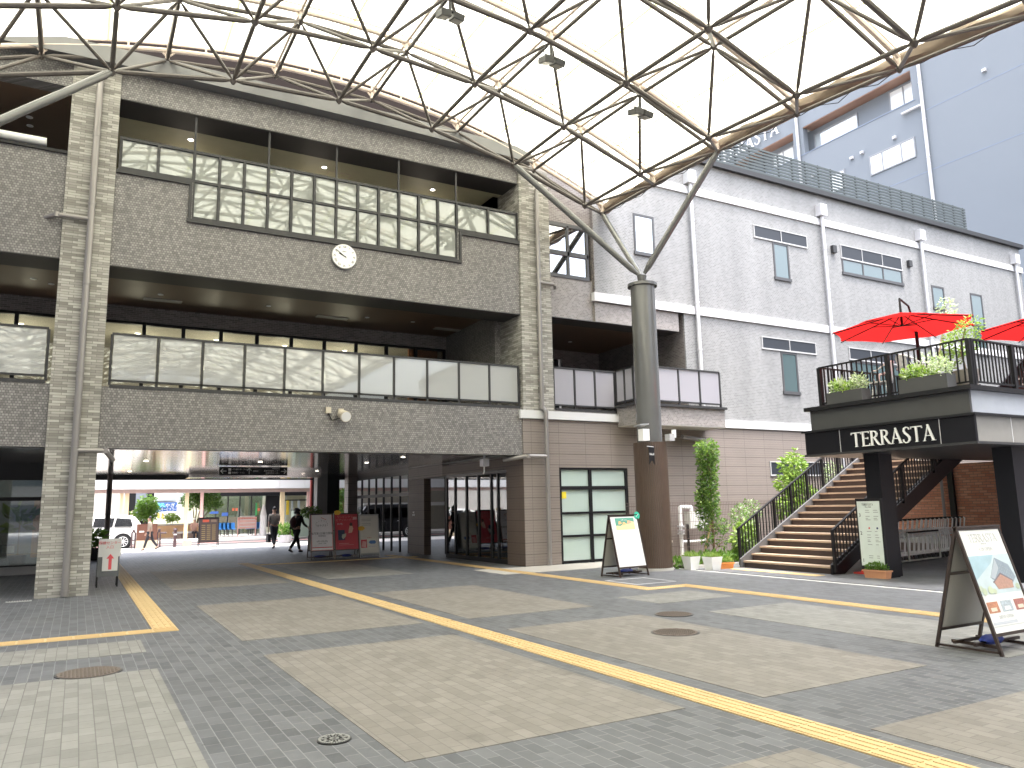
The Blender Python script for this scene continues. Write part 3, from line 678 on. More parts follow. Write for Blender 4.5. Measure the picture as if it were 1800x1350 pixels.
# ================================================================== CANOPY (space frame + membrane)
cn = thing('plaza_canopy', 'arched white membrane canopy on a dark steel space frame above the plaza', 'canopy', (11.9, 14.4, 0))
LX = [-2.1, .08, 2.36, 4.66, 6.96, 9.24, 11.42]; UX = [-3.54, -1.19, 1.14, 3.48, 5.84, 8.2, 10.55, 12.86]
LY = [16-2.333*j for j in range(15)]; UY = [17.17-2.333*j for j in range(16)]
def zl(x): return 10.79-(x-4.62)**2/35.5
def zu(x): return 11.72-(x-4.6)**2/38.0
def mem_z(x): return 12.13-(x-4.6)**2/38.0
def node(mb, p, r=.085): mb.tube(Vector(p)-Vector((0, 0, r)), Vector(p), r*.35, 10, r); mb.tube(Vector(p), Vector(p)+Vector((0, 0, r)), r, 10, r*.35)
def memb(mb, p, q, r):
    p, q = Vector(p), Vector(q); d = (q-p).normalized()
    mb.tube(p+d*.07, p+d*.2, r*.5, 8, r, False); mb.tube(p+d*.2, q-d*.2, r, 8, None, False); mb.tube(q-d*.2, q-d*.07, r, 8, r*.5, False)
for y in LY:
    mb = MB(); [memb(mb, (a, y, zl(a)), (b_, y, zl(b_)), .052) for a, b_ in zip(LX, LX[1:])]; [node(mb, (x, y, zl(x))) for x in LX]
    mb.build('lower_chord', m_steel, cn, True)
for x in LX:
    mb = MB(); [memb(mb, (x, a, zl(x)), (x, b_, zl(x)), .045) for a, b_ in zip(LY, LY[1:])]; mb.build('lower_purlin', m_steel, cn, True)
for y in UY:
    mb = MB(); [memb(mb, (a, y, zu(a)), (b_, y, zu(b_)), .045) for a, b_ in zip(UX, UX[1:])]; [node(mb, (x, y, zu(x)), .075) for x in UX]
    mb.build('upper_chord', m_steel, cn, True)
for x in UX:
    mb = MB(); [memb(mb, (x, a, zu(x)), (x, b_, zu(x)), .042) for a, b_ in zip(UY, UY[1:])]; mb.build('upper_purlin', m_steel, cn, True)
for y in LY:
    mb = MB()
    for i, x in enumerate(LX):
        for ux_ in (UX[i], UX[i+1]):
            for uy_ in (y+1.17, y-1.163): memb(mb, (x, y, zl(x)), (ux_, uy_, zu(ux_)), .036)
    mb.build('web_diagonals', m_steel, cn, True)
for y in UY:
    mb = MB(); xs = [UX[0]+(UX[-1]-UX[0])*i/42 for i in range(43)]
    mb.path([(x, y, zu(x)+.24) for x in xs], .055, 8); mb.path([(x, y, mem_z(x)-.02) for x in xs], .022, 6)
    for x in xs[::2]: mb.box(x-.02, x+.02, y-.012, y+.012, zu(x)+.24, mem_z(x)-.03)
    for x in UX: mb.tube((x, y, zu(x)+.05), (x, y, zu(x)+.22), .045, 8); mb.tube((x-.14, y, zu(x)+.22), (x, y, zu(x)+.07), .02, 6); mb.tube((x+.14, y, zu(x)+.22), (x, y, zu(x)+.07), .02, 6)
    mb.build('arch_tube', m_cream, cn, True)
for x in UX[1:-1]: MB().path([(x, y, zu(x)+.24) for y in UY], .032, 8).build('cream_purlin', m_cream, cn, True)
for a, b_ in zip(UY, UY[1:]):
    mb = MB(); xs = [-3.75+16.85*i/40 for i in range(41)]
    for x0, x1 in zip(xs, xs[1:]): mb.quad((x0, a-.0, mem_z(x0)), (x1, a-.0, mem_z(x1)), (x1, b_+.0, mem_z(x1)), (x0, b_+.0, mem_z(x0)))
    o = mb.build('membrane', m_mem, cn, True)
for x in [(p+q)/2 for p, q in zip(UX, UX[1:])]: 
    mb = MB(); [mb.box(x-.03, x+.03, b_, a-.001, mem_z(x)-.014, mem_z(x)-.008) for a, b_ in zip(UY, UY[1:])]; mb.build('seam', m_seam, cn)
# edge roll along the eaves: creased cloth round a tube
def roll(x0, sgn):
    mb = MB(); n = 150; ya, yb = 17.35, UY[-1]; ring = []
    for i in range(n+1):
        y = ya+(yb-ya)*i/n; c = (x0+sgn*.12, mem_z(x0)-.12); pr = []
        for k in range(10):
            t = 2*math.pi*k/10
            r = .17*(1+.16*math.sin(y*2.7+k*1.9)+.10*math.sin(y*7.3+k*4.1))
            pr.append((c[0]+math.cos(t)*r*1.0, y, c[1]+math.sin(t)*r*.8+.02*math.sin(y*5)))
        ring.append(pr)
    k0 = 0
    for pr in ring: mb.v += pr
    for i in range(n):
        for k in range(10): j = (k+1) % 10; mb.f.append((i*10+k, i*10+j, i*10+10+j, i*10+10+k))
    o = mb.build('edge_roll', m_gut, cn, True)
    wb = MB(); rr = random.Random(3)
    for i in range(26):
        y = 17-i*.9; p = (x0+sgn*.05, y, mem_z(x0)-.3); q = (x0+sgn*rr.uniform(0, .15), y-.5, mem_z(x0)-.3-rr.uniform(.02, .14)); e = (x0+sgn*.05, y-.9, mem_z(x0)-.3)
        wb.path([p, q, e], .009, 5)
    wb.build('hanging_cable', m_blk, o)
roll(12.95, 1); roll(-3.6, -1)
# supports
m_post = plain('post_grey_paint', (.13, .13, .13), .18, metal=.2, var=.06)
m_clad = plain('timber_cladding', (.088, .058, .043), .5, var=.2)
def support(cx_, cy_, tips, clad=True):
    MB().tube((cx_, cy_, 2.95), (cx_, cy_, 6.86), .30, 40).build('support_post', m_post, cn, True)
    MB().tube((cx_, cy_, 6.86), (cx_, cy_, 6.93), .365, 40).build('post_flange', m_post, cn, True)
    mb = MB()
    mb.tube((cx_, cy_, 6.93), (cx_, cy_, 7.15), .09, 14, .12)
    for t in tips:
        d = (Vector(t)-Vector((cx_, cy_, 7.1))).normalized(); s_ = Vector((cx_, cy_, 7.1))+d*.12
        mb.tube(s_, s_+d*.22, .04, 12, .08); mb.tube(s_+d*.22, Vector(t)-d*.2, .08, 14); mb.tube(Vector(t)-d*.2, t, .08, 12, .05)
    mb.build('strut', m_post, cn, True)
    o = MB().tube((cx_, cy_, 0.05), (cx_, cy_, 2.97), .37, 44).build('cladding_core', m_blk, cn, True)
    st = MB(); n = 52
    for i in range(n):
        a = 2*math.pi*i/n; r = .388; w_ = .038
        c, s_ = math.cos(a), math.sin(a); tx, ty = -s_, c
        p = [(cx_+c*(r-.03)-tx*w_/2, cy_+s_*(r-.03)-ty*w_/2, .06), (cx_+c*(r-.03)+tx*w_/2, cy_+s_*(r-.03)+ty*w_/2, .06), (cx_+c*(r+.01)+tx*w_/2, cy_+s_*(r+.01)+ty*w_/2, .06), (cx_+c*(r+.01)-tx*w_/2, cy_+s_*(r+.01)-ty*w_/2, .06)]
        st.prism(p, (0, 0, 2.92))
    st.build('slat_cladding', m_clad, cn)
    MB().tube((cx_, cy_, 0), (cx_, cy_, .06), .42, 40).build('base_ring', m_conc, cn)
support(11.93, 14.4, [(12.86, 12.5, zu(12.86)), (12.86, 17.17, zu(12.86)), (9.24, 16, zl(9.24))])
support(-2.6, 14.4, [(-3.54, 12.5, zu(-3.54)), (-3.54, 17.17, zu(-3.54)), (.08, 16, zl(.08))])
# the vault sinks gently towards the near side of the plaza
def sink(y): d = min(max(0.0, 16.2-y), 14.0); return -.0069*d*d
def sink_tree(o):
    for ch in o.children:
        if ch.type == 'MESH':
            for v in ch.data.vertices:
                z = v.co.z
                if z > 7.6: v.co.z = z + sink(v.co.y+14.4)
        sink_tree(ch)
sink_tree(cn)
# floodlights hanging from the frame
def floodlight(x, y, label):
    z = zu(x)+sink(y)
    t = thing('twin_floodlight', label, 'floodlight', (x, y, z), 'floodlights hanging from the canopy frame')
    mb = MB(); mb.tube((x, y, z-.05), (x, y, z-.34), .035, 8); mb.box(x-.17, x+.17, y-.03, y+.03, z-.36, z-.33); mb.path([(x-.14, y, z-.1), (x-.19, y, z-.3), (x-.1, y, z-.4)], .01, 6); mb.build('bracket', m_dgrey, t)
    for s_ in (-1, 1):
        c = Vector((x+s_*.14, y, z-.46)); a = Vector((.92, 0, -.12*s_)); hh = Vector((0, .22, .0)); up = Vector((.1*s_, 0, .9))
        ax_ = a.normalized()*.12; by = Vector((0, .17, .05)); cz = ax_.cross(by).normalized()*.045
        ax_ *= .92; by *= .85; cz *= 1.35; h = MB(); k = [c+i*ax_+j*by+l*cz for l in (-1, 1) for j in (-1, 1) for i in (-1, 1)]
        h.v = [tuple(p) for p in k]; h.f = [(0, 2, 3, 1), (4, 5, 7, 6), (0, 1, 5, 4), (2, 6, 7, 3), (0, 4, 6, 2), (1, 3, 7, 5)]
        hd = h.build('lamp_head', m_dgrey, t)
        lo_ = cz if cz.z < 0 else -cz
        e = MB(); e.prism([c+lo_*1.02-ax_*.8-by*.8, c+lo_*1.02+ax_*.8-by*.8, c+lo_*1.02+ax_*.8+by*.8, c+lo_*1.02-ax_*.8+by*.8], lo_*.1); e.build('lens', P('lens_grey', (.35, .35, .32), .2), hd)
floodlight(UX[4], UY[2], 'leftmost of the three twin floodlights hanging from the canopy frame')
floodlight(UX[5], UY[2], 'middle one of the three twin floodlights hanging from the canopy frame')
floodlight(UX[6], UY[2], 'rightmost of the three twin floodlights hanging from the canopy frame')
# small devices
def gadget(name, label, cat, parts):
    t = None
    for i, (nm, mb, m) in enumerate(parts):
        if i == 0: t = tag(mb.build(nm if False else name, m), label, cat)
        else: mb.build(nm, m, t)
    return t
q = oy(603, 726, F-.18)
gadget('wall_floodlight', 'round beige floodlight fixed to the tiled wall below the railing', 'floodlight', [
    ('', MB().box(q.x-.06, q.x+.06, F-.05, F+.03, q.z-.02, q.z+.12), P('beige_plastic', (.5, .45, .36), .5)),
    ('lamp_head', MB().tube((q.x, F-.05, q.z), (q.x+.03, F-.32, q.z-.1), .10, 16, .13), P('beige_plastic', (.5, .45, .36), .5)),
    ('lens', MB().tube((q.x+.03, F-.321, q.z-.1), (q.x+.031, F-.33, q.z-.103), .115, 16), m_board),
    ('junction_box', MB().box(q.x-.36, q.x-.24, F-.05, F+.03, q.z+.0, q.z+.14), P('beige_plastic', (.5, .45, .36), .5)),
    ('cable', MB().path([(q.x-.3, F-.02, q.z), (q.x-.22, F-.03, q.z-.16), (q.x-.05, F-.1, q.z-.12)], .012, 6), m_blk)])
gadget('pillar_speaker', 'white box speaker fixed to the left of the clad pillar', 'speaker', [
    ('', MB().box(11.33, 11.52, 13.9, 14.08, 2.99, 3.26), m_whitep),
    ('arm', MB().path([(11.52, 14.0, 3.1), (11.62, 14.15, 3.1)], .035, 8), m_whitep),
    ('rain_shield', MB().prism([(11.22, 13.85, 3.34), (11.6, 14.0, 3.38), (11.62, 14.2, 3.36), (11.3, 14.2, 3.33)], (0, 0, .02)), m_pipel)])
gadget('pillar_camera', 'small white security camera on the right side of the clad pillar', 'camera', [
    ('', MB().box(12.1, 12.26, 13.88, 14.04, 3.0, 3.16), m_pipel),
    ('dome', MB().tube((12.3, 13.95, 3.08), (12.3, 13.95, 3.27), .055, 12), m_whitep),
    ('arm', MB().tube((12.2, 13.95, 3.02), (12.32, 13.95, 3.1), .02, 8), m_whitep)])
pn = MB().prism([(11.33, 13.74, 2.82), (11.54, 13.80, 2.82), (11.54, 13.80, 2.42), (11.435, 13.77, 2.53), (11.33, 13.74, 2.42)], (.003, -.012, 0))
pn = tag(pn.build('hanging_pennant', m_blk), 'small black pennant sign hanging on the left of the clad pillar', 'sign')
MB().tube((11.3, 13.74, 2.84), (11.62, 13.9, 2.84), .012, 8).build('rod', m_pipel, pn)
text('Bakucafé'[:4]+'ll', (11.438, 13.752, 2.66), (.96, .27, 0), (0, 0, 1), .075, m_board, pn, 'lettering')
gadget('passage_speaker', 'white box speaker hanging above the glazed passage door', 'speaker', [
    ('', MB().box(9.42, 9.6, 18.3, 18.5, 2.62, 2.82), m_pipel), ('bracket', MB().tube((9.51, 18.4, 2.8), (9.51, 18.4, 2.96), .03, 8), m_pipel),
    ('camera_arm', MB().path([(9.5, 18.4, 2.62), (9.5, 18.4, 2.48), (9.46, 18.38, 2.42)], .02, 8), m_whitep)])
# clock
ck = oy(606, 450, F-.08); ckt = thing('wall_clock', 'round white wall clock with Roman numerals on the grey tiled wall', 'clock', (ck.x, F-.06, ck.z))
r = .295
MB().tube((ck.x, F+.03, ck.z), (ck.x, F-.05, ck.z), r+.012, 40).build('case', P('clock_rim', (.3, .3, .3), .3, metal=.5), ckt, True)
MB().tube((ck.x, F-.05, ck.z), (ck.x, F-.056, ck.z), r, 40).build('dial', m_whitep, ckt)
for i, nm in enumerate(['XII', 'I', 'II', 'III', 'IIII', 'V', 'VI', 'VII', 'VIII', 'IX', 'X', 'XI']):
    a = math.pi/2-i*math.pi/6; u_ = Vector((math.sin(-(a-math.pi/2)) if False else math.cos(a-math.pi/2), 0, math.sin(a-math.pi/2))); v_ = Vector((math.cos(a), 0, math.sin(a)))
    text(nm, (ck.x+math.cos(a)*r*.8, F-.0585, ck.z+math.sin(a)*r*.8), u_, v_, .085, m_blk, ckt, 'numeral', .001, sx=.8)
def hand(a, ln, w_, name):
    d = Vector((math.sin(a), 0, math.cos(a))); p = Vector((ck.x, F-.063, ck.z)); MB().bar(p-d*.05, p+d*ln, w_, .004, up=(0, 1, 0)).build(name, m_blk, ckt)
hand(R_(360*(9+51/60)/12), .15, .022, 'hour_hand'); hand(R_(306), .25, .013, 'minute_hand')
text('SEIKO', (ck.x, F-.0585, ck.z+.12), (1, 0, 0), (0, 0, 1), .035, m_blk, ckt)
# ================================================================== SERIF SIGN LETTERS (TERRASTA)
GL = {  # strokes as polylines with (x, y, half width) in a 0..1 cap-height box, plus serif bars
 'T': (.74, [[(.37, 0, .055), (.37, .97, .062)], [(.02, .965, .03), (.74, .965, .03)], [(.03, .985, .02), (.0, .84, .014)], [(.73, .985, .02), (.76, .84, .014)], [(.27, .015, .015), (.47, .015, .015)]]),
 'E': (.58, [[(.12, 0, .058), (.12, 1, .058)], [(.1, .965, .03), (.54, .965, .03)], [(.1, .53, .026), (.46, .53, .026)], [(.1, .03, .03), (.57, .03, .03)], [(.54, .985, .018), (.54, .86, .014)], [(.56, .015, .018), (.60, .17, .014)], [(.46, .6, .013), (.46, .46, .013)], [(.0, .015, .015), (.2, .015, .015)], [(.0, .985, .015), (.2, .985, .015)]]),
 'R': (.70, [[(.12, 0, .058), (.12, 1, .058)], [(.1, .965, .028), (.3, .96, .032), (.44, .9, .05), (.5, .76, .06), (.44, .61, .05), (.3, .53, .03), (.12, .52, .025)], [(.3, .53, .05), (.48, .24, .055), (.62, .05, .05), (.76, .0, .02)], [(.0, .015, .015), (.24, .015, .015)], [(.0, .985, .015), (.15, .985, .015)]]),
 'A': (.76, [[(.36, 1.03, .02), (.22, .5, .022), (.06, 0, .028)], [(.34, 1.03, .045), (.5, .5, .06), (.66, .02, .062)], [(.16, .33, .022), (.56, .33, .022)], [(-.02, .015, .015), (.16, .015, .015)], [(.54, .015, .015), (.80, .015, .015)]]),
 'S': (.52, [[(.46, .82, .016), (.42, .95, .028), (.28, 1.0, .032), (.14, .92, .05), (.1, .77, .058), (.18, .62, .06), (.34, .48, .062), (.46, .32, .06), (.46, .15, .055), (.34, .02, .038), (.2, -.01, .03), (.06, .07, .026), (.03, .22, .016)]]),
}
def serif(word, base, ux, uz, h, mat, parent, ext, gap=.07, name='letter'):
    ux, uz = Vector(ux).normalized(), Vector(uz); nz = ux.cross(uz).normalized(); x = 0
    for ch in word:
        w_, strokes = GL[ch]; mb = MB(); k_ = 0
        for st in strokes:
            k_ += 1
            P2 = []
            for i, (a, b_, hw) in enumerate(st):
                p = Vector((a, b_)); 
                if i == 0: d = Vector(st[1][:2])-p
                elif i == len(st)-1: d = p-Vector(st[i-1][:2])
                else: d = Vector(st[i+1][:2])-Vector(st[i-1][:2])
                d.normalize(); nn = Vector((-d.y, d.x)); P2.append((p+nn*hw, p-nn*hw))
            for (a1, a2), (b1, b2) in zip(P2, P2[1:]):
                pts = [Vector(base)+ux*((x+c.x)*h)+uz*(c.y*h) for c in (a1, b1, b2, a2)]
                mb.prism(pts, nz*(ext+.0006*k_))
        mb.build(name, mat, parent); x += w_+gap
    return x*h
# ================================================================== HOTEL
ht = thing('hotel_building', 'tall plain blue grey hotel block rising behind the louvred roof screen', 'building', (55, 40, 0))
m_hot = plain('blue_render', (.19, .213, .243), .75, var=.035, nscale=.5)
HX = 45.0
def hb(name, mat, *a): return MB().box(*a).build(name, mat, ht)
hb('wall', m_hot, HX, HX+.5, 12, 26.2, 0, 36); hb('wall', m_hot, HX, HX+.5, 26.2, 62, 0, 26.62); hb('wall', m_hot, HX, HX+.5, 26.2, 62, 28.72, 36)
hb('wall', m_hot, HX, HX+.5, 26.2, 26.75, 26.62, 28.72); hb('wall', m_hot, HX, HX+.5, 35.2, 36.1, 26.62, 28.72)
hb('recess_wall', m_hot, HX+1.0, HX+1.2, 26.75, 62, 26.62, 28.72); hb('side_wall', m_hot, HX+.5, HX+25, 12, 12.5, 0, 36); hb('roof', m_dgrey, HX+.5, HX+25, 12.5, 62, 35.5, 35.8)
hb('recess_soffit', P('brown_timber_soffit', (.28, .16, .11), .5), HX+.02, HX+.99, 26.76, 35.19, 28.66, 28.719); hb('recess_soffit', P('brown_timber_soffit', (.28, .16, .11), .5), HX+.02, HX+.99, 36.11, 46, 28.66, 28.719)
m_hglass = frostmat('hotel_glass', (.55, .6, .62), .35, 0)
m_curt = frostmat('hotel_curtain', (.8, .82, .82), .1, 0)
def hwin(y0, y1, z0, z1, cols=(1,), x=HX, gm=m_curt):
    f = MB(); w_ = .09; f.box(x-.06, x+.05, y0, y1, z0-w_, z0); f.box(x-.06, x+.05, y0, y1, z1, z1+w_); tot = sum(cols); ys = [y0]
    for c in cols: ys.append(ys[-1]+(y1-y0)*c/tot)
    for y in ys: f.box(x-.061, x+.05, y-w_/2, y+w_/2, z0-w_, z1+w_)
    o = f.build('window', P('window_mid_grey', (.26, .27, .29), .5), ht)
    for a, b_ in zip(ys, ys[1:]): MB().box(x-.03, x-.01, a+w_/2, b_-w_/2, z0, z1).build('pane', gm, o)
hwin(26.95, 30.1, 22.95, 24.15, (1, 1.5, 1)); hwin(32.1, 33.3, 22.9, 24.1)
hwin(26.95, 28.9, 26.75, 28.45, (1, 1), HX+1.0); hwin(31.4, 35.0, 26.7, 28.2, (1,), HX+1.0, m_hglass); hwin(36.9, 38.9, 26.7, 28.2, (1, 1), HX+1.0)
gv = MB()
for z in (21.65, 25.6, 29.5): gv.box(HX-.006, HX+.002, 12, 26.0, z-.025, z+.025)
gv.box(HX-.006, HX+.002, 26.2, 60, 21.62, 21.67); gv.build('render_joint', P('joint_dark', (.2, .24, .32), .8), ht)
hb('sill_line', P('joint_dark', (.2, .24, .32), .8), HX-.03, HX+.01, 26.6, 60, 26.6, 26.66)
for y in (26.1, 35.6): pipe_run(ht, [(HX-.14, y, 33), (HX-.14, y, 10)], .11, m_pipel, clamps=(30, 27.5, 25, 22.5))
pipe_run(ht, [(HX-.14, 26.1, 26.0), (HX-.14, 27.5, 26.0)], .09, m_pipel)
for y, z in ((28.2, 24.75), (31.4, 24.7), (30.6, 24.75), (34.6, 24.7), (22.3, 26.3)): hb('vent_cap', m_pipel, HX-.15, HX, y-.12, y+.12, z-.1, z+.08)
serif('TERRASTA', (HX-.12, 43.9, 29.2), (0, -1, 0), (0, 0, 1), 1.05, m_whitep, ht, .08, .12)
# ================================================================== TERRACE (deck with sign), STAIRS
tr = thing('terrace_building', 'raised terrace on black posts with a black sign fascia and red brick wall', 'terrace', (14, 9, 0))
def tb(name, mat, *a): return MB().box(*a).build(name, mat, tr)
m_bpan = plain('black_panel', (.007, .007, .010), .4, spec=.25); m_gpan = plain('grey_panel', (.052, .053, .055), .6, var=.1); m_gpan_lit = plain('grey_panel_lit', (.34, .36, .40), .5, var=.1, nscale=5); m_bpan_lit = plain('black_panel_lit', (.17, .165, .155), .5, var=.12, nscale=5)  # last two: fascia panels paler on the near side, sunlight put into their colour
DX, DY0, DY1 = 13.5, 7.57, 11.16
tb('fascia_panel', m_bpan, DX, DX+.06, DY0, DY1, 2.50, 2.955)
tb('fascia_panel', m_bpan_lit, DX+.061, 26, DY0, DY0+.06, 2.50, 2.955)
tb('fascia_trim', m_blk, DX-.05, DX+.08, DY0-.05, DY1+.05, 2.956, 3.0); tb('fascia_trim', m_dgrey, DX-.03, 26, DY0-.03, DY1+.02, 2.455, 2.499); tb('fascia_trim', m_blk, DX+.081, 26, DY0-.05, DY0+.08, 2.956, 3.0)
for y in (8.2, 10.3): tb('panel_joint', m_pipel, DX-.004, DX, y-.006, y+.006, 2.5, 2.955)
for x in (14.65, 16.1, 17.6): tb('panel_joint', m_pipel, x-.008, x+.008, DY0-.004, DY0, 2.5, 2.955)
tb('upper_fascia', m_gpan, DX+.1, DX+.16, DY0+.1, DY1-.1, 3.0, 3.42); tb('upper_fascia', m_gpan_lit, DX+.161, 26, DY0+.1, DY0+.16, 3.0, 3.42)
tb('upper_fascia', m_gpan, DX+.161, 26, DY1-.16, DY1-.1, 2.5, 3.42)
tb('deck_cap', m_blk, DX+.0, 26, DY0+.0, DY1-.02, 3.421, 3.50)
tb('soffit', plain('bronze_soffit', (.46, .30, .23), .3, metal=.5), DX+.07, 26, DY0+.07, 11.0, 2.501, 2.53)
tb('deck_slab', m_dgrey, DX+.17, 26, DY0+.17, DY1-.17, 2.6, 3.4)
tb('rear_deck', m_dgrey, 20.2, 26, DY1, 16, 3.2, 3.45)
serif('TERRASTA', (DX-.002, 10.02, 2.575), (0, -1, 0), (0, 0, 1), .29, m_whitep, tr, .03, .065)
tb('post', m_bpan, 14.02, 14.36, 9.84, 10.18, 0, 2.5); tb('post', m_bpan, 14.37, 14.6, 9.95, 10.3, 0, 2.5); tb('post', m_bpan, 14.9, 15.35, 7.75, 8.1, 0, 2.5)
tb('brick_wall', m_red, 22.0, 22.3, 6.0, 16.5, .45, 2.5); tb('wall_plinth', m_conc, 21.93, 22.29, 6.0, 16.5, .22, .449); tb('wall_plinth', P('brown_plinth', (.12, .09, .08), .7), 21.97, 22.28, 6.0, 16.5, 0, .219)
tb('wall_frame', m_blk, 21.9, 21.99, 13.1, 13.25, 0, 2.5); MB().tube((21.85, 13.4, 0), (21.85, 13.4, 2.5), .04, 10).build('wall_pipe', m_pipe, tr)
tb('soffit_light', m_whitep, 17.6, 18.1, 11.25, 11.4, 2.44, 2.5)
tb('meter_box', P('pale_green_box', (.42, .45, .36), .5), 21.7, 21.98, 11.15, 11.55, 2.0, 2.38)
# terrace railing with square bars
def barrail(parent, p0, p1, z0, h, n, post_every=10, slope=0.0, mat=None, name='handrail', pw=.05, bw=.022):
    mat = mat or m_blk; p0, p1 = Vector(p0), Vector(p1); up = Vector((0, 0, 1)); d = p1-p0; L_ = d.length
    r = MB(); r.bar(p0+up*h, p1+up*h, .055, .03); r.bar(p0+up*.1, p1+up*.1, .04, .03); o = r.build(name, mat, parent)
    b_ = MB()
    for i in range(n+1):
        q = p0+d*(i/n)
        if post_every and i % post_every == 0: MB().bar(q, q+up*h, pw, pw, up=(1, 0, 0)).build('post', mat, o)
        else: b_.bar(q+up*.1, q+up*h, bw, bw, up=(1, 0, 0))
    b_.build('bars', mat, o); return o
RX = 13.9
barrail(tr, (RX, 10.98, 3.50), (RX, 7.75, 3.50), 0, .88, 28, 14, name='terrace_railing', pw=.075)
barrail(tr, (RX+.05, 7.75, 3.50), (24, 7.75, 3.50), 0, .88, 90, 12, name='terrace_railing', pw=.075)
barrail(tr, (RX+.05, 10.98, 3.50), (20, 10.98, 3.50), 0, .88, 54, 12, name='terrace_railing')
# directory sign, planter and cone by the post
dz = [ox(1508, 878, 14.0), ox(1541, 878, 14.0), ox(1519, 990, 14.0), ox(1553, 992, 14.0)]
ds = thing('directory_sign', 'tall pale shop directory sign mounted on the black terrace post', 'sign', (13.97, 10.2, .3))
MB().box(13.955, 14.015, 9.83, 10.42, .12, 1.56).build('sign_frame', m_blk, ds)
MB().box(13.945, 13.954, 9.87, 10.38, .22, 1.50).build('sign_face', P('directory_face', (.60, .66, .62), .4), ds)
serif('TERRASTA', (13.9449, 10.27, 1.415), (0, -1, 0), (0, 0, 1), .043, m_dgrey, ds, .001, .08)
text('Floor Guide', (13.944, 10.125, 1.385), (0, -1, 0), (0, 0, 1), .028, m_dgrey, ds)
for z, n_ in ((1.22, '3'), (.86, '2'), (.32, '1')): text(n_, (13.944, 10.33, z), (0, -1, 0), (0, 0, 1), .10, m_dgrey, ds, 'floor_number')
ln = MB()
rr = random.Random(5)
for z in (1.32, 1.28, 1.20, 1.16, 1.13, .90, .83, .78, .73, .70, .64, .42, .38): 
    for y in (10.2, 10.02):
        w_ = rr.uniform(.05, .11); ln.box(13.943, 13.9449, y-w_, y, z-.006, z+.006)
ln.build('small_print', P('print_grey', (.25, .27, .26), .6), ds)
MB().disc((13.9449, 10.14, .965), (-1, 0, 0), .02, .001).build('logo', P('logo_red', (.6, .08, .06), .5), ds); MB().disc((13.9449, 9.96, .965), (-1, 0, 0), .022, .001).build('logo', P('logo_navy', (.04, .05, .12), .5), ds)
m_terra = plain('terracotta', (.50, .24, .13), .7); m_soil = P('potting_soil', (.06, .045, .03), .95)
def trough(name, label, cx_, cy_, L_, W_, H_, rz, mat, leafm, n, ls, zbase=0, hl=.09, group=None, cat='planter', leafname='plants'):
    t = thing(name, label, cat, (cx_, cy_, zbase), group, rz); ORG[t.name] = (0, 0, 0)
    mb = MB(); k = .88
    mb.v = [(-L_/2*k, -W_/2*k, 0), (L_/2*k, -W_/2*k, 0), (L_/2*k, W_/2*k, 0), (-L_/2*k, W_/2*k, 0), (-L_/2, -W_/2, H_), (L_/2, -W_/2, H_), (L_/2, W_/2, H_), (-L_/2, W_/2, H_)]
    mb.f = [(3, 2, 1, 0), (0, 1, 5, 4), (1, 2, 6, 5), (2, 3, 7, 6), (3, 0, 4, 7), (4, 5, 6, 7)]; mb.build('box', mat, t, local=True)
    MB().box(-L_/2-.012, L_/2+.012, -W_/2-.012, W_/2+.012, H_-.03, H_-.001).build('rim', mat, t, local=True)
    MB().box(-L_/2+.02, L_/2-.02, -W_/2+.02, W_/2-.02, H_+.001, H_+.006).build('soil', m_soil, t, local=True)
    leaves(leafname, leafm, t, [((0, 0, H_+hl*.45), (L_/2*.95, W_/2*.95, hl))], n, ls, -.6, True, seed=int(cx_*10))
    return t
c = gz(1530, 1014); trough('window_box', 'terracotta trough of low green plants at the foot of the black post', 13.85, 9.98, .52, .17, .16, math.pi/2, m_terra, m_leaf1, 300, .06)
c = gz(1510, 992); cn2 = MB(); cn2.box(14.35, 14.75, 10.5, 10.9, 0, .03); cn2.tube((14.55, 10.7, .03), (14.55, 10.7, .55), .14, 16, .03)
one('traffic_cone', P('cone_red', (.55, .03, .02), .5), 'red traffic cone half hidden behind the black terrace post', 'traffic cone', cn2)
# staircase
stc = thing('staircase', 'wide outdoor stairs with dark risers and pale wooden treads rising beside the terrace', 'stairs', (13.9, 12.3, 0))
RI, RU = .157, .286; m_tread = P('wood_tread', (.34, .255, .19), .5, var=.15); m_riser = P('dark_riser', (.045, .03, .028), .5)
for i in range(22):
    x = 13.9+RU*i; z = RI*(i+1)
    o = MB().box(x+.02, x+.035, 11.06, 13.54, z-RI+(.0 if i else 0), z-.04).build('riser', m_riser, stc)
    MB().box(x-.02, x+RU+.02, 11.06, 13.54, z-.04, z).build('tread', m_tread, stc)
for y in (11.0, 13.55):
    mb = MB(); mb.prism([(13.82, y, 0), (14.2, y, 0), (13.9+RU*22, y, RI*22-.35), (13.9+RU*22, y, RI*22+.12), (13.82, y, .2)], (0, .05, 0)); mb.build('stringer', m_bpan if y < 12 else P('stringer_grey', (.1, .1, .105), .5), stc)
e = 13.9+RU*22; E3_ = RI*22
barrail(stc, (13.88, 10.97, .05), (e, 10.97, E3_+.05), 0, .86, 60, 12, name='handrail', pw=.06)
barrail(stc, (13.88, 13.62, .05), (e, 13.62, E3_+.05), 0, .86, 60, 6, name='handrail', pw=.06)
MB().box(e, e+2, 11, 13.6, E3_-.06, E3_).build('landing', m_dgrey, stc)
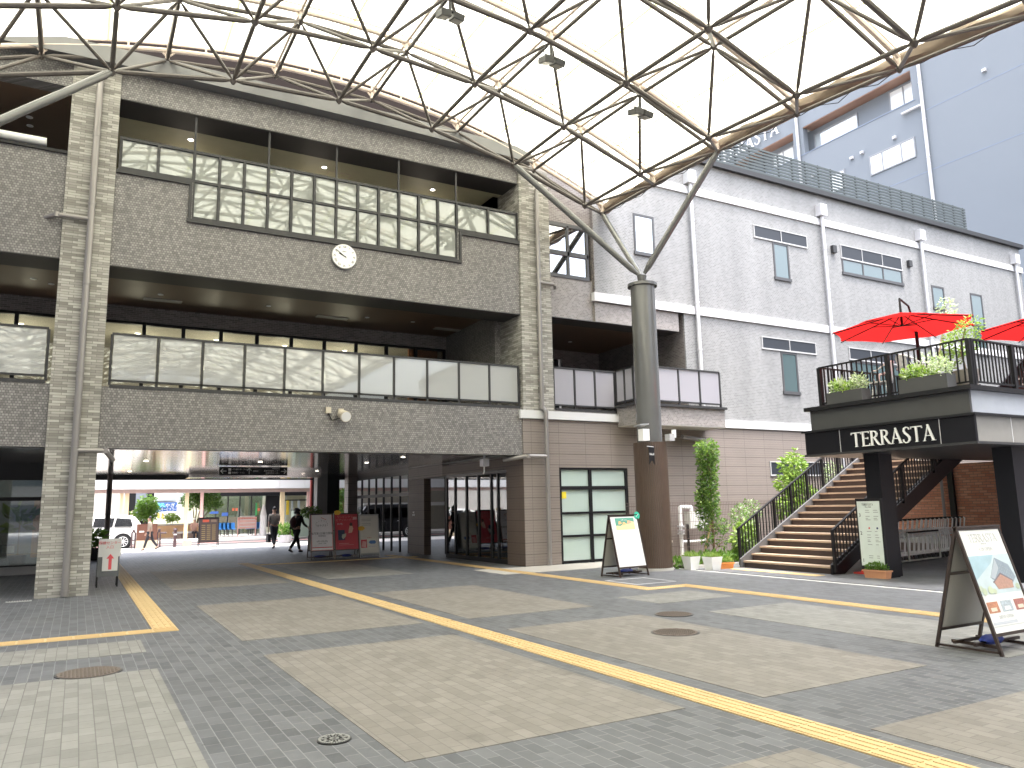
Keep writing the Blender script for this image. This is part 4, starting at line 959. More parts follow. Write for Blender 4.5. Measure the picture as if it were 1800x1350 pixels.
# upper stairs seen behind the terrace railing
us = thing('upper_staircase', 'dark steel stairs with perforated treads behind the terrace railing', 'stairs', (19, 8.6, 3.5))
for i in range(13):
    x = 17.2+.26*i; z = 3.5+.17*(i+1); o = MB().box(x, x+.26, 7.95, 9.1, z-.03, z).build('tread', m_riser, us)
    h = MB()
    for k in range(12): h.box(x-.004, x, 8.0+k*.09, 8.04+k*.09, z-.10, z-.06)  # white dashes painted for daylight showing through the holes
    MB().box(x, x+.012, 7.95, 9.1, z-.17, z-.031).build('riser', m_riser, us); h.build('perforation_daylight', m_board, us)
for y in (7.9, 9.12): MB().prism([(17.1, y, 3.5), (17.5, y, 3.5), (20.7, y, 5.6), (20.7, y, 5.95), (17.1, y, 3.75)], (0, .04, 0)).build('stringer', m_bpan, us)
# terrace planters, umbrellas, chairs, shrub
def pbox(label, y0, y1, x0=13.52, x1=13.8, z=3.5, h=.24, seed=1):
    t = thing('planter_box', label, 'planter', ((x0+x1)/2, (y0+y1)/2, z), 'dark planter boxes on the terrace edge')
    MB().box(x0, x1, y0, y1, z, z+h).build('box', m_gpan, t); MB().box(x0+.03, x1-.03, y0+.03, y1-.03, z+h, z+h+.005).build('soil', m_soil, t)
    L_ = y1-y0; xm = (x0+x1)/2
    leaves('pale_foliage', m_leaf4, t, [((xm, y0+L_*.2, z+h+.12), (.16, L_*.22, .2)), ((xm, y1-L_*.2, z+h+.1), (.16, L_*.16, .13))], 420, .075, -.3, seed=seed)
    leaves('green_foliage', m_leaf2, t, [((xm, y0+L_*.55, z+h+.07), (.15, L_*.3, .11)), ((xm, y0+L_*.8, z+h+.1), (.12, L_*.15, .17))], 330, .085, -.5, seed=seed+9)
    mb = MB(); rd = random.Random(seed)
    for i in range(12):
        a = rd.uniform(0, 6.28); q = Vector((xm, y0+L_*.68, z+h)); d = Vector((math.cos(a)*.1, math.sin(a)*.12, rd.uniform(.22, .4))); s_ = Vector((math.sin(a), -math.cos(a), 0))*.018
        mb.quad(q-s_, q+s_, q+d*.6+s_*1.2, q+d*1.0+Vector((0, 0, -.02)), q+d*.6-s_*1.2)
    mb.build('blade_leaves', m_leaf4, t)
pbox('dark planter box of pale plants at the far left corner of the terrace', 9.72, 10.55, seed=3)
pbox('dark planter box of pale bushy plants near the front corner of the terrace', 7.98, 8.92, seed=5, h=.27)
m_umb = frostmat('red_canvas', (.38, .012, .012), -1.0, .45)
def umbrella(cx_, cy_, zr, r_, label, rot=0.2):
    t = thing('cantilever_umbrella', label, 'umbrella', (cx_, cy_, 3.5), 'red cantilever umbrellas on the terrace')
    ap = Vector((cx_, cy_, zr+.36)); rim = [Vector((cx_+math.cos(rot+k*math.pi/4)*r_, cy_+math.sin(rot+k*math.pi/4)*r_, zr)) for k in range(8)]
    mb = MB(); 
    for k in range(8):
        a, b_ = rim[k], rim[(k+1) % 8]; N_ = 6; rows = []
        for i in range(N_+1):
            f = i/N_; p, q_ = ap.lerp(a, f), ap.lerp(b_, f); row = []
            for j in range(5):
                g_ = j/4; s_ = p.lerp(q_, g_); s_.z -= .05*f*math.sin(math.pi*g_)*0+.0; inw = (ap-s_); inw.z = 0
                s_ += inw*(.05*math.sin(math.pi*g_)*f); row.append(s_)
            rows.append(row)
        for i in range(N_):
            for j in range(4): mb.quad(rows[i][j], rows[i][j+1], rows[i+1][j+1], rows[i+1][j])
    mb.build('canopy', m_umb, t)
    mb = MB()
    for k in range(8):
        a, b_ = rim[k], rim[(k+1) % 8]; o1 = (a+b_)/2; mb.quad(a, b_, (b_*.95+o1*.05)-Vector((0, 0, .0))+Vector((0, 0, -.10)), (a*.95+o1*.05)+Vector((0, 0, -.10)))
    for k in range(8):
        MB().tube(ap-Vector((0, 0, .03)), rim[k]-Vector((0, 0, .03)), .012, 6).build('rib', m_blk, t)
    hub = Vector((cx_, cy_, zr+.06)); mb = MB(); mb.tube(hub, hub+Vector((0, 0, .5)), .025, 8)
    for k in range(8): mb.tube(hub, ap.lerp(rim[k], .45)-Vector((0, 0, .03)), .009, 6)
    mb.build('stretchers', m_blk, t)
    px_, py_ = cx_+.95, cy_+.30
    mb = MB(); mb.tube((px_, py_, 3.5), (px_, py_, zr+.15), .045, 10, .035); mb.path([(px_, py_, zr+.15), (cx_+.6, cy_+.2, zr+.62), (cx_, cy_, zr+.66), ap], .022, 8); mb.build('cantilever_pole', m_blk, t)
    return t
c1 = Vector((15.06, 9.72, 5.1)); umbrella(c1.x, c1.y, c1.z, 1.42, 'open red cantilever umbrella above the middle of the terrace', .1)
d1 = gz(1475, 590, 5.1)-c1; c2_ = gz(1727, 588, 5.1)-d1
umbrella(c2_.x, c2_.y, 5.1, 1.42, 'open red cantilever umbrella cut by the right edge of the photo', .1)
MB().box(-.3, .3, -.3, .3, 0, .04)
def chair(cx_, cy_, rz, label):
    t = thing('terrace_chair', label, 'chair', (cx_, cy_, 3.5), 'white chairs on the terrace', rz); ORG[t.name] = (0, 0, 0)
    mb = MB()
    for i in range(9):
        for s_ in (0,): pass
    mb.tube((0, 0, .42), (0, 0, .45), .22, 18); mb.build('seat', m_whitep, t, local=True)
    for a in (45, 135, 225, 315): x, y = math.cos(R_(a)), math.sin(R_(a)); MB().tube((x*.17, y*.17, .42), (x*.24, y*.24, 0), .014, 8).build('leg', m_whitep, t, local=True)
    pts = [(math.cos(R_(a))*.27, math.sin(R_(a))*.27, .66+.2*max(0, math.sin(R_(a)))) for a in range(-20, 201, 20)]
    MB().path([(pts[0][0]*.8, pts[0][1], .43)] + pts + [(pts[-1][0]*.8, pts[-1][1], .43)], .018, 8).build('arm_frame', m_whitep, t, local=True)
    bk = MB()
    for a in range(50, 131, 9): bk.bar((math.cos(R_(a))*.22, math.sin(R_(a))*.22, .45), (math.cos(R_(a))*.27, math.sin(R_(a))*.27, .86), .03, .012, up=(math.cos(R_(a)), math.sin(R_(a)), 0))
    bk.build('backrest', m_whitep, t, local=True)
chair(14.35, 9.15, R_(70), 'white round backed chair behind the terrace railing, nearer the front corner'); chair(14.5, 9.95, R_(200), 'white chair behind the terrace railing, beside the corner planter')
tbm = thing('terrace_table', 'small round white table behind the terrace railing', 'table', (15.0, 9.5, 3.5)); MB().tube((15.0, 9.5, 4.2), (15.0, 9.5, 4.23), .35, 24).build('tabletop', m_whitep, tbm); MB().tube((15.0, 9.5, 3.5), (15.0, 9.5, 4.2), .03, 10).build('leg', m_whitep, tbm)
sh = thing('potted_shrub', 'yellow green shrub in a grey pot at the front corner of the terrace', 'potted plant', (14.45, 8.15, 3.5))
MB().tube((14.45, 8.15, 3.5), (14.45, 8.15, 3.9), .17, 16, .22).build('pot', P('pot_grey_brown', (.25, .22, .2), .6), sh)
MB().path([(14.45, 8.15, 3.9), (14.43, 8.2, 4.3), (14.5, 8.1, 4.7)], .018, 6).build('stem', m_bark, sh)
leaves('foliage', m_leaf2, sh, [((14.45, 8.2, 4.45), (.3, .32, .28)), ((14.5, 8.0, 4.75), (.25, .22, .16)), ((14.4, 8.45, 4.15), (.22, .25, .2))], 900, .07, 0, seed=4)
s2_ = thing('potted_shrub', 'pale green leafy plant rising behind the red umbrella', 'potted plant', (17.0, 10.4, 3.5))
MB().tube((17.0, 10.4, 3.5), (17.0, 10.4, 3.9), .17, 16, .22).build('pot', P('pot_grey_brown', (.25, .22, .2), .6), s2_); q = oy(1663, 545, 10.4)
MB().tube((17.0, 10.4, 3.9), (q.x, 10.4, q.z), .02, 6).build('stem', m_bark, s2_); leaves('foliage', m_leaf4, s2_, [((q.x, 10.4, q.z), (.22, .22, .32)), ((17, 10.4, 4.6), (.3, .3, .3))], 500, .07, 0, seed=8)
# ================================================================== A-FRAME BOARDS
m_fr = plain('dark_brown_frame', (.05, .035, .03), .35, metal=.3, var=.1); m_back = plain('board_back', (.42, .41, .37), .5, var=.06)
def aboard(name, label, loc, w, h, sp_, rz, z0=.19, frame=None, group=None, back=True, base=True, face=None):
    """A-frame in local coordinates: width along +x from 0 to w, front leaf towards -y. Returns thing and a mapper (u, v, off) -> point on the front leaf"""
    fm = frame or m_fr; t = thing(name, label, 'sign board', loc, group, rz); ORG[t.name] = (0, 0, 0)
    def pt(s_, u, z, off=0.0):
        nz = Vector((0, s_*h, sp_/2)).normalized(); return Vector((u, s_*sp_/2*(1-z/h), z)) + nz*off
    for s_, nm in ((-1, 'front_leaf'), (1, 'rear_leaf')):
        if s_ == 1 and not back: continue
        f = MB(); nz = Vector((0, s_*h, sp_/2)).normalized()
        for u in (.015, w-.015): f.bar(pt(s_, u, 0), pt(s_, u, h), .03, .03, up=nz)
        for z in (z0, h-.015): f.bar(pt(s_, .03, z), pt(s_, w-.03, z), .03, .03, up=nz)
        if s_ == 1: f.bar(pt(s_, .03, h*.62), pt(s_, w-.03, h*.62), .03, .028, up=nz)
        f.bar(pt(s_, .03, .02), pt(s_, w-.03, .02), .022, .022, up=nz) if not base else None
        fo = f.build(nm, fm, t, local=True)
        p = MB(); a, b_ = (-.004, .006) if s_ == -1 else (-.006, .004)
        p.prism([pt(s_, .03, z0+.015, a), pt(s_, w-.03, z0+.015, a), pt(s_, w-.03, h-.03, a), pt(s_, .03, h-.03, a)], nz*(b_-a)); p.build('panel', (face or m_board) if s_ == -1 else m_back, fo, local=True)
        if s_ == -1:
            q = MB(); q.prism([pt(s_, .03, z0+.015, -.0065), pt(s_, w-.03, z0+.015, -.0065), pt(s_, w-.03, h-.03, -.0065), pt(s_, .03, h-.03, -.0065)], nz*.002); q.build('panel_back', m_back, fo, local=True)
    if base:
        b_ = MB()
        for u in (.015, w-.015): b_.bar((u, -sp_/2, .03), (u, sp_/2, .03), .03, .02)
        for u in (w*.2, w*.75): b_.bar((u-.3*w*0-.02, -sp_*.38, .06), (u, sp_*.38, .06), .02, .03)
        b_.bar((-.0, -sp_*.12, .075), (w, -sp_*.12, .075), .03, .03); b_.bar((.0, sp_*.2, .075), (w, sp_*.2, .075), .03, .03); b_.build('base_rails', fm, t, local=True)
    hg = MB(); hg.bar((.0, 0, h+.005), (w, 0, h+.005), .05, .02); hg.build('hinge_bar', fm, t, local=True)
    def rect(u0, u1, v0, v1, mat, nm, lay=1):
        """rectangle on the front poster; u, v as 0..1 of the poster"""
        zz = lambda v: z0+.015+(h-.045-z0)*v; uu = lambda u: .03+(w-.06)*u; nz = Vector((0, -h, sp_/2)).normalized(); o_ = .006+.0008*lay
        MB().prism([pt(-1, uu(u0), zz(v0), o_), pt(-1, uu(u1), zz(v0), o_), pt(-1, uu(u1), zz(v1), o_), pt(-1, uu(u0), zz(v1), o_)], nz*.0007).build(nm, mat, t, local=True)
    def poly(pts, mat, nm, lay=2):
        zz = lambda v: z0+.015+(h-.045-z0)*v; uu = lambda u: .03+(w-.06)*u; nz = Vector((0, -h, sp_/2)).normalized(); o_ = .006+.0008*lay
        MB().prism([pt(-1, uu(a), zz(b), o_) for a, b in pts], nz*.0007).build(nm, mat, t, local=True)
    def txt(body, u, v, size, mat, lay=3, ser=False, nm='lettering', align='CENTER'):
        zz = z0+.015+(h-.045-z0)*v; uu = .03+(w-.06)*u; up = (pt(-1, 0, h)-pt(-1, 0, 0)).normalized(); base_ = pt(-1, uu, zz, .006+.0008*lay)
        if ser: serif(body, base_-Vector((size*2.85, 0, 0)), (1, 0, 0), up, size, mat, t, .0005, .08, nm)
        else: text(body, base_, (1, 0, 0), up, size, mat, t, nm, .0004, align)
    return t, rect, poly, txt
def sandbag(label, loc, rz=0, mat=None):
    mb = MB(); n, m_ = 10, 8
    for i in range(n+1):
        u = -1+2*i/n; rr_ = (1-abs(u)**3*.75)
        for k in range(m_):
            a = 2*math.pi*k/m_; mb.v.append((u*.2, math.cos(a)*.09*rr_+.01*math.sin(i*2.1+k), .05+math.sin(a)*.045*rr_+.006*math.sin(i*3+k*2)))
    for i in range(n):
        for k in range(m_): j = (k+1) % m_; mb.f.append((i*m_+k, i*m_+j, i*m_+m_+j, i*m_+m_+k))
    o = mb.build('sandbag', mat or P('blue_bag', (.03, .05, .26), .55), None, True); o.location = loc; o.rotation_euler = (0, 0, rz); return tag(o, label, 'sandbag', 'blue weight bags on the sign boards')
g1, g2, g3 = P('print_pale_grey', (.52, .53, .53), .5), P('poster_blue', (.36, .50, .58), .5, var=.2, nscale=8), P('poster_red_roof', (.42, .25, .20), .5, var=.3, nscale=40)
t, rect, poly, txt = aboard('folding_sign', 'large dark framed A-board with a building poster at the right edge of the photo', (7.95, 4.79, 0), .80, 1.23, .66, 0)
txt('TERRASTA', .5, .875, .085, g1, 2, True); txt('MIYAZAKI', .5, .855, .022, g1); txt('4.29 OPEN', .5, .80, .055, g1)
rect(.0, 1, .36, .74, P('poster_sky', (.50, .58, .62), .5, var=.15, nscale=6), 'poster_picture')
poly([(.0, .5), (.5, .66), (.62, .74), (.0, .74)], g2, 'poster_picture', 2)
poly([(.36, .52), (.62, .71), (.90, .63), (.97, .5), (.80, .42), (.5, .46)], P('poster_building', (.26, .31, .37), .5, var=.2, nscale=20), 'poster_picture', 3)
poly([(.36, .52), (.62, .70), (.63, .60), (.45, .50)], P('poster_building2', (.40, .44, .49), .5), 'poster_picture', 4)
for i in range(6):
    for j in range(3): a = .64+i*.045; b_ = .655-i*.016-j*.04; poly([(a, b_), (a+.028, b_-.008), (a+.028, b_-.026), (a, b_-.018)], P('poster_window', (.3, .35, .4), .5), 'poster_window', 5)
poly([(.40, .47), (.62, .545), (.85, .47), (.83, .40), (.45, .40)], g3, 'poster_picture', 5); poly([(.38, .475), (.62, .558), (.87, .475), (.87, .46), (.62, .54), (.38, .46)], P('poster_roof', (.2, .18, .2), .5), 'poster_picture', 6)
for u, v, r_, c_ in ((.1, .39, .045, (.48, .54, .40)), (.25, .40, .05, (.52, .58, .42)), (.04, .42, .04, (.5, .56, .45)), (.34, .385, .035, (.5, .55, .4)), (.93, .41, .04, (.42, .48, .36))):
    poly([(u+math.cos(k)*r_*1.3, v+math.sin(k)*r_*.8) for k in (0, .9, 1.7, 2.6, 3.5, 4.4, 5.3)], P('poster_tree%d' % int(u*100), c_, .5), 'poster_picture', 7)
for i, c_ in enumerate(((.45, .2, .12), (.40, .45, .5), (.35, .14, .12))):
    rect(.04+i*.33, .30+i*.33, .185, .29, P('poster_photo%d' % i, c_, .5, var=.7, nscale=60), 'poster_photo', 2); rect(.10+i*.33, .24+i*.33, .20, .235, P('poster_detail%d' % i, (.7, .6, .5) if i != 1 else (.75, .75, .75), .5, var=.4, nscale=90), 'poster_photo', 3)
txt('NEW OPEN', .4, .14, .05, g1); rect(.04, .62, .075, .10, P('poster_band', (.5, .52, .58), .5), 'poster_band', 2); rect(.04, .9, .055, .062, g1, 'poster_band', 2)
sandbag('blue weight bag lying on the base of the large right A-board', (8.27, 4.72, .05), .15)
t, rect, poly, txt = aboard('folding_sign', 'black framed A-board with green and yellow menu poster beside the clad pillar', (10.06, 13.66, 0), .86, 1.30, .60, R_(6), z0=.2)
rect(.17, .87, .73, .97, P('menu_green', (.10, .32, .24), .5), 'poster_picture'); poly([(.17, .73), (.87, .73), (.87, .88), (.75, .9), (.62, .84), (.5, .87), (.35, .81), (.17, .82)], P('menu_orange', (.85, .60, .32), .5), 'poster_picture', 2)
for u, v in ((.33, .87), (.48, .85), (.66, .88)): poly([(u-.06, v-.03), (u+.07, v-.015), (u+.04, v+.03), (u-.03, v+.04)], P('menu_fruit', (.85, .45, .2), .5), 'poster_picture', 3)
poly([(.62, .84), (.78, .87), (.72, .91), (.66, .9)], P('menu_pink', (.8, .35, .28), .5), 'poster_picture', 4); txt('caffè nuoc', .5, .93, .045, m_board, 4)
for i in range(7):
    for k in range(4): rect(.1+k*.21, .1+k*.21+random.uniform(.08, .15), .12+i*.08, .126+i*.08, P('menu_print', (.60, .64, .62), .5), 'menu_line', 1)
o = MB().disc((.84, -.02, 1.285), (0, -1, .1), .085, .006, 24).build('round_badge', P('badge_green', (.03, .42, .28), .5), t, local=True); MB().bar((.80, -.030, 1.25), (.88, -.030, 1.32), .012, .004, up=(0, 1, 0)).build('badge_mark', m_board, t, local=True)
sandbag('blue weight bag on the base of the A-board beside the clad pillar', (10.55, 13.75, .05), .2)
# three boards in the passage
pk = P('poster_pink', (.72, .36, .36), .5); pr_ = P('poster_crimson', (.58, .06, .08), .5); ink = P('print_dark', (.12, .11, .12), .5)
t, rect, poly, txt = aboard('folding_sign', 'A-board with a white notice, leftmost of three boards in the passage', (6.46, 24.65, 0), .74, 1.42, .62, R_(-3), z0=.27, face=P('notice_white', (.88, .84, .86), .5))
rect(0, .035, 0, 1, pk, 'poster_border'); rect(.965, 1, 0, 1, pk, 'poster_border'); rect(.03, .97, .07, .095, P('notice_red', (.6, .1, .1), .5), 'poster_border', 2); rect(0, 1, 0, .02, pk, 'poster_border', 2)
poly([(.47, .93), (.72, .86), (.71, .85), (.47, .915)], P('notice_red', (.6, .1, .1), .5), 'poster_drawing', 3)
for k in range(9): a = R_(200-k*27); poly([(.5+.27*math.cos(a)-.012, .72+.10*math.sin(a)), (.5+.27*math.cos(a)+.012, .72+.10*math.sin(a)), (.5+.27*math.cos(a), .755+.10*math.sin(a))], ink, 'poster_drawing', 3)
txt('みやざき', .5, .69, .075, ink); txt('毎月第2日曜日開催', .5, .47, .082, ink); txt('時間限定', .5, .40, .06, ink); txt('6月12日(日)', .5, .25, .068, ink); txt('10:00~15:00', .5, .19, .05, ink)
t, rect, poly, txt = aboard('folding_sign', 'A-board with a crimson poster, middle of three boards in the passage', (7.26, 24.75, 0), .80, 1.42, .62, R_(-3), z0=.27, face=pr_)
txt('ワンピンクで', .45, .92, .085, pk); txt('ピアソバーデー', .45, .83, .085, pk); txt('全17色', .22, .72, .06, m_board, 3)
rect(.12, .42, .26, .55, P('poster_navy', (.03, .04, .09), .5), 'poster_picture', 2); poly([(.30, .42), (.48, .45), (.46, .36), (.34, .28), (.28, .34)], P('poster_flower', (.5, .5, .4), .5), 'poster_picture', 3)
poly([(.58, .45), (.74, .47), (.80, .58), (.74, .70), (.66, .70), (.60, .56)], P('poster_skin', (.75, .45, .35), .5), 'poster_picture', 3); poly([(.66, .66), (.76, .66), (.77, .74), (.68, .76), (.64, .70)], P('poster_hair', (.08, .03, .03), .5), 'poster_picture', 4)
rect(.80, .97, .84, .92, pk, 'poster_picture', 2); rect(.15, .6, .16, .17, pk, 'poster_line', 2); rect(.15, .8, .12, .127, pk, 'poster_line', 2)
for s_, lb, (x, z) in ((0, 'yellow speech bubble tag at the top left corner of the crimson board', (7.28, 1.45)), (1, 'small yellow tag clipped to the right edge of the crimson board', (8.08, .93))):
    pts = [(x+math.cos(k*.628)*(.12 if k % 2 == 0 else .10), 24.40, z+math.sin(k*.628)*.075) for k in range(10)]; MB().prism(pts, (0, -.006, 0)).build('yellow_tag', P('tag_yellow', (.75, .42, .03), .5), None)['label'] = lb
    o = bpy.data.objects[[q.name for q in bpy.data.objects if q.name.startswith('yellow_tag')][-1]]; o['category'] = 'tag'
t, rect, poly, txt = aboard('folding_sign', 'plain pale A-board on castors, rightmost of three boards in the passage', (8.08, 24.7, 0), .66, 1.36, .5, R_(-4), z0=.12, frame=P('pale_frame', (.5, .5, .48), .4), face=P('poster_cream', (.74, .70, .64), .5))
for v in (.90, .86, .78, .74): rect(.1, .62, v, v+.006, ink, 'poster_line', 1)
rect(.03, .36, .14, .36, pr_, 'poster_picture', 2); poly([(.06, .17), (.3, .15), (.33, .3), (.12, .32)], pk, 'poster_picture', 3); poly([(.45, .28), (.55, .33), (.8, .33), (.88, .28), (.8, .24), (.55, .24)], P('poster_logo_blue', (.10, .22, .5), .5), 'poster_logo', 2); txt('えきマルシェ', .66, .17, .045, P('poster_logo_blue', (.10, .22, .5), .5)); txt('営業中', .5, .40, .05, P('tag_red', (.5, .1, .05), .5))
sandbag('blue weight bag under the leftmost board in the passage', (6.85, 24.75, .03)); sandbag('blue weight bag under the crimson board in the passage', (7.7, 24.7, .03))
# menu board on the far pavement
t, rect, poly, txt = aboard('menu_stand', 'black menu board on short legs standing on the far pavement', (4.80, 37.2, 0), .84, 1.30, .4, 0, z0=.22, frame=m_blk, face=P('menu_black', (.03, .02, .02), .5), base=False)
rect(.15, .5, .84, .95, P('menu_red', (.25, .04, .02), .5), 'menu_box'); rect(.6, .9, .84, .95, P('menu_brown', (.10, .07, .05), .5), 'menu_box')
for i in range(8):
    for k in range(3): rect(.1+k*.28, .3+k*.28, .1+i*.085, .13+i*.085, P('menu_ochre', (.16, .12, .05), .5), 'menu_line')
# arrow sign by the left column
t = thing('arrow_sign', 'white paper sign with red arrow taped to a grey stand beside the left column', 'sign', (.65, 19.1, 0))
mb = MB(); Y = 19.05
for x in (.46, .85): mb.bar((x, Y, 0), (x, Y+.02, .95), .03, .03); mb.bar((x, Y+.4, 0), (x, Y+.03, .95), .03, .03)
mb.build('legs', m_blk, t); MB().box(.45, .87, Y-.02, Y, .22, .90).build('stand_panel', P('slate_grey', (.13, .14, .15), .6), t)
MB().box(.455, .89, Y-.032, Y-.024, .64, 1.02).build('paper', m_board, t); MB().box(.54, .84, Y-.042, Y-.034, .34, .80).build('paper', m_board, t)
mr = P('sign_red', (.75, .10, .12), .5); text('保健センター', (.672, Y-.034, .93), (1, 0, 0), (0, 0, 1), .072, mr, t); text('入口', (.672, Y-.034, .84), (1, 0, 0), (0, 0, 1), .075, mr, t)
MB().prism([(.66, Y-.043, .37), (.72, Y-.043, .37), (.72, Y-.043, .60), (.765, Y-.043, .60), (.69, Y-.043, .70), (.615, Y-.043, .60), (.66, Y-.043, .60)], (0, -.002, 0)).build('arrow', mr, t)
# hanging direction sign
t = thing('hanging_sign', 'black direction sign with white arrows hanging from the passage soffit', 'sign', (4.75, 25, 2.6))
A, B = oy(385, 832, 25), oy(505, 832, 25); x0, x1 = A.x, B.x; z1 = oy(440, 821, 25).z; z0 = z1-.26
MB().box(x0, x1, 25, 25.06, z0, z1).build('sign_box', m_bpan, t); mb = MB()
for x in (x0+.2, (x0+x1)/2, x1-.2): mb.tube((x, 25.03, z1), (x, 25.03, 2.95), .01, 6)
mb.build('hanger_rods', m_blk, t); zc = (z0+z1)/2
def arrow(cx_, d, s_=.085):
    u_ = Vector((d[0], 0, d[1])); n_ = Vector((-d[1], 0, d[0])); c_ = Vector((cx_, 24.994, zc)); mb = MB()
    mb.bar(c_-u_*s_, c_+u_*s_*.95, .016, .004, up=(0, 1, 0)); mb.bar(c_+u_*s_, c_+u_*s_*.2+n_*s_*.8, .018, .005, up=(0, 1, 0)); mb.bar(c_+u_*s_, c_+u_*s_*.2-n_*s_*.8, .018, .0055, up=(0, 1, 0)); mb.build('arrow', m_board, t)
arrow(x0+.13, (-1, 0)); arrow(x0+.89, (0, 1)); arrow(x1-.12, (1, 0))
for bd, x, z, al in (('バス乗り場・タクシー', x0+.38, zc+.05, 'LEFT'), ('駐輪場・トイレ', x0+.38, zc-.05, 'LEFT'), ('宮崎駅', x0+1.0, zc, 'LEFT'), ('PARKING', x1-.24, zc+.08, 'RIGHT'), ('宮崎市保健センター', x1-.24, zc+.01, 'RIGHT'), ('宮崎市民センター', x1-.24, zc-.06, 'RIGHT')): text(bd, (x, 24.995, z), (1, 0, 0), (0, 0, 1), .055, m_board, t, align=al)
for z in (zc+.05, zc-.05): MB().box(x0+.27, x0+.35, 24.99, 24.999, z-.035, z+.035).build('pictogram', m_board, t)
text('WC\nEV 2F', (10.14, 25.0, 1.35), (0, -1, 0), (0, 0, 1), .09, m_board, cb)
# ================================================================== POTS, FENCE, METER, PLANTS beside the pillar
def pot(x, y, s_, h, label):
    t = thing('flower_pot', label, 'flower pot', (x, y, 0), 'white square pots in front of the planting bed'); mb = MB(); k = .72
    mb.v = [(x+a*s_*k, y+b_*s_*k, 0) for a, b_ in ((-1, -1), (1, -1), (1, 1), (-1, 1))]+[(x+a*s_, y+b_*s_, h) for a, b_ in ((-1, -1), (1, -1), (1, 1), (-1, 1))]
    mb.f = [(3, 2, 1, 0), (0, 1, 5, 4), (1, 2, 6, 5), (2, 3, 7, 6), (3, 0, 4, 7), (4, 5, 6, 7)]; mb.build('pot_body', m_whitep, t); MB().box(x-s_*.9, x+s_*.9, y-s_*.9, y+s_*.9, h+.001, h+.004).build('soil', m_soil, t)
    gr = MB(); rd = random.Random(int(x*100))
    for i in range(260):
        a = rd.uniform(0, 6.28); px_, py_ = x+rd.uniform(-s_, s_)*.85, y+rd.uniform(-s_, s_)*.85; hh = rd.uniform(.06, .15); d = Vector((math.cos(a), math.sin(a), 0))*rd.uniform(.02, .09); w_ = Vector((-math.sin(a), math.cos(a), 0))*.005
        gr.quad(Vector((px_, py_, h))-w_, Vector((px_, py_, h))+w_, Vector((px_, py_, h+hh))+d)
    gr.build('grass_tuft', m_leaf2, t); return t
g_ = gz(1209, 1001); pot(12.62, 13.95, .155, .30, 'white square pot of grassy plants, the one nearer the pillar'); pot(12.86, 13.5, .165, .30, 'white square pot of grassy plants, nearest the orange trough')
t = trough('flower_trough', 'orange plastic trough of low plants on the paving beside the white pots', 13.35, 13.62, .40, .17, .14, R_(-20), P('orange_plastic', (.68, .24, .06), .5), m_leaf2, 220, .055)
t = thing('clipped_tree', 'tall narrow clipped evergreen tree standing behind the white pots', 'tree', (13.35, 14.55, 0))
tx, ty = oy(1256, 985, 14.55).x, 14.55
MB().path([(tx, ty, .0), (tx+.01, ty, .7), (tx-.01, ty, 1.5), (tx, ty, 2.8)], .032, 8).build('trunk', m_bark, t)
bl = [((tx-.08+.05*math.sin(z*3), ty, z), (.27+.035*math.sin(z*5), .27, .17)) for z in [1.25+.17*i for i in range(11)]] + [((tx-.26, ty, 1.0), (.16, .2, .17)), ((tx+.24, ty, .95), (.2, .2, .22)), ((tx-.2, ty, .65), (.16, .18, .16)), ((tx+.3, ty, .55), (.14, .16, .14))]
leaves('crown', m_leaf1, t, bl, 2500, .085, .15, seed=21); leaves('dark_leaves', m_leaf3, t, bl, 1100, .085, .2, seed=23); leaves('bright_leaves', m_leaf2, t, bl, 700, .08, 0, seed=22)
mb = MB()
for a, b_, z in ((-.26, 0, 1.0), (.24, 0, .95), (-.2, 0, .65), (.3, 0, .55), (-.1, .1, 1.4), (.1, -.1, 1.6)): mb.tube((tx, ty, z-.2), (tx+a, ty+b_, z), .012, 6)
mb.build('branches', m_bark, t)
stk = MB(); stk.tube((tx-.34, ty+.1, 0), (tx-.05, ty, 1.0), .025, 8); one('support_stake', P('stake_wood', (.5, .36, .2), .8), 'slanting wooden stake propping the clipped tree', 'stake', stk)
def bush(name, label, x, y, blobs, mat, n, ls, seed, trunk=True, group=None, mat2=None, cat='shrub'):
    t = thing(name, label, cat, (x, y, 0), group); mb = MB()
    for c_, r_ in blobs: mb.path([(x, y, 0), (x+(c_[0]-x)*.4, y+(c_[1]-y)*.4, c_[2]*.5), c_], .014, 6)
    mb.build('stems', m_bark, t); leaves('foliage', mat, t, blobs, n, ls, .1, seed=seed)
    if mat2: leaves('pale_leaves', mat2, t, blobs, n//3, ls, .1, seed=seed+50)
    return t
q = oy(1308, 900, 14.9); bush('leafy_shrub', 'loose pale green shrub between the clipped tree and the stairs', q.x, 14.9, [((q.x-.15, 14.9, 1.1), (.28, .3, .4)), ((q.x+.25, 14.9, 1.3), (.25, .3, .33)), ((q.x+.1, 14.9, .8), (.3, .3, .3))], m_leaf1, 900, .07, 31, mat2=m_leaf4)
q = oy(1395, 850, 15.2); bush('leafy_shrub', 'tall bright yellow green shrub behind the stair railing', q.x, 15.2, [((q.x, 15.2, 2.5), (.34, .35, .35)), ((q.x-.1, 15.2, 2.05), (.42, .4, .32)), ((q.x+.35, 15.2, 1.75), (.35, .35, .3)), ((q.x-.25, 15.2, 1.4), (.4, .35, .35)), ((q.x+.2, 15.2, 2.85), (.16, .16, .2))], m_leaf2, 1500, .14, 33)
q = oy(1305, 960, 14.5); bush('leafy_shrub', 'low variegated shrub at the foot of the stairs', q.x+.1, 14.5, [((q.x-.05, 14.4, .55), (.28, .25, .32)), ((q.x+.1, 14.4, .9), (.16, .2, .18))], m_leaf2, 420, .15, 35, mat2=m_leaf4)
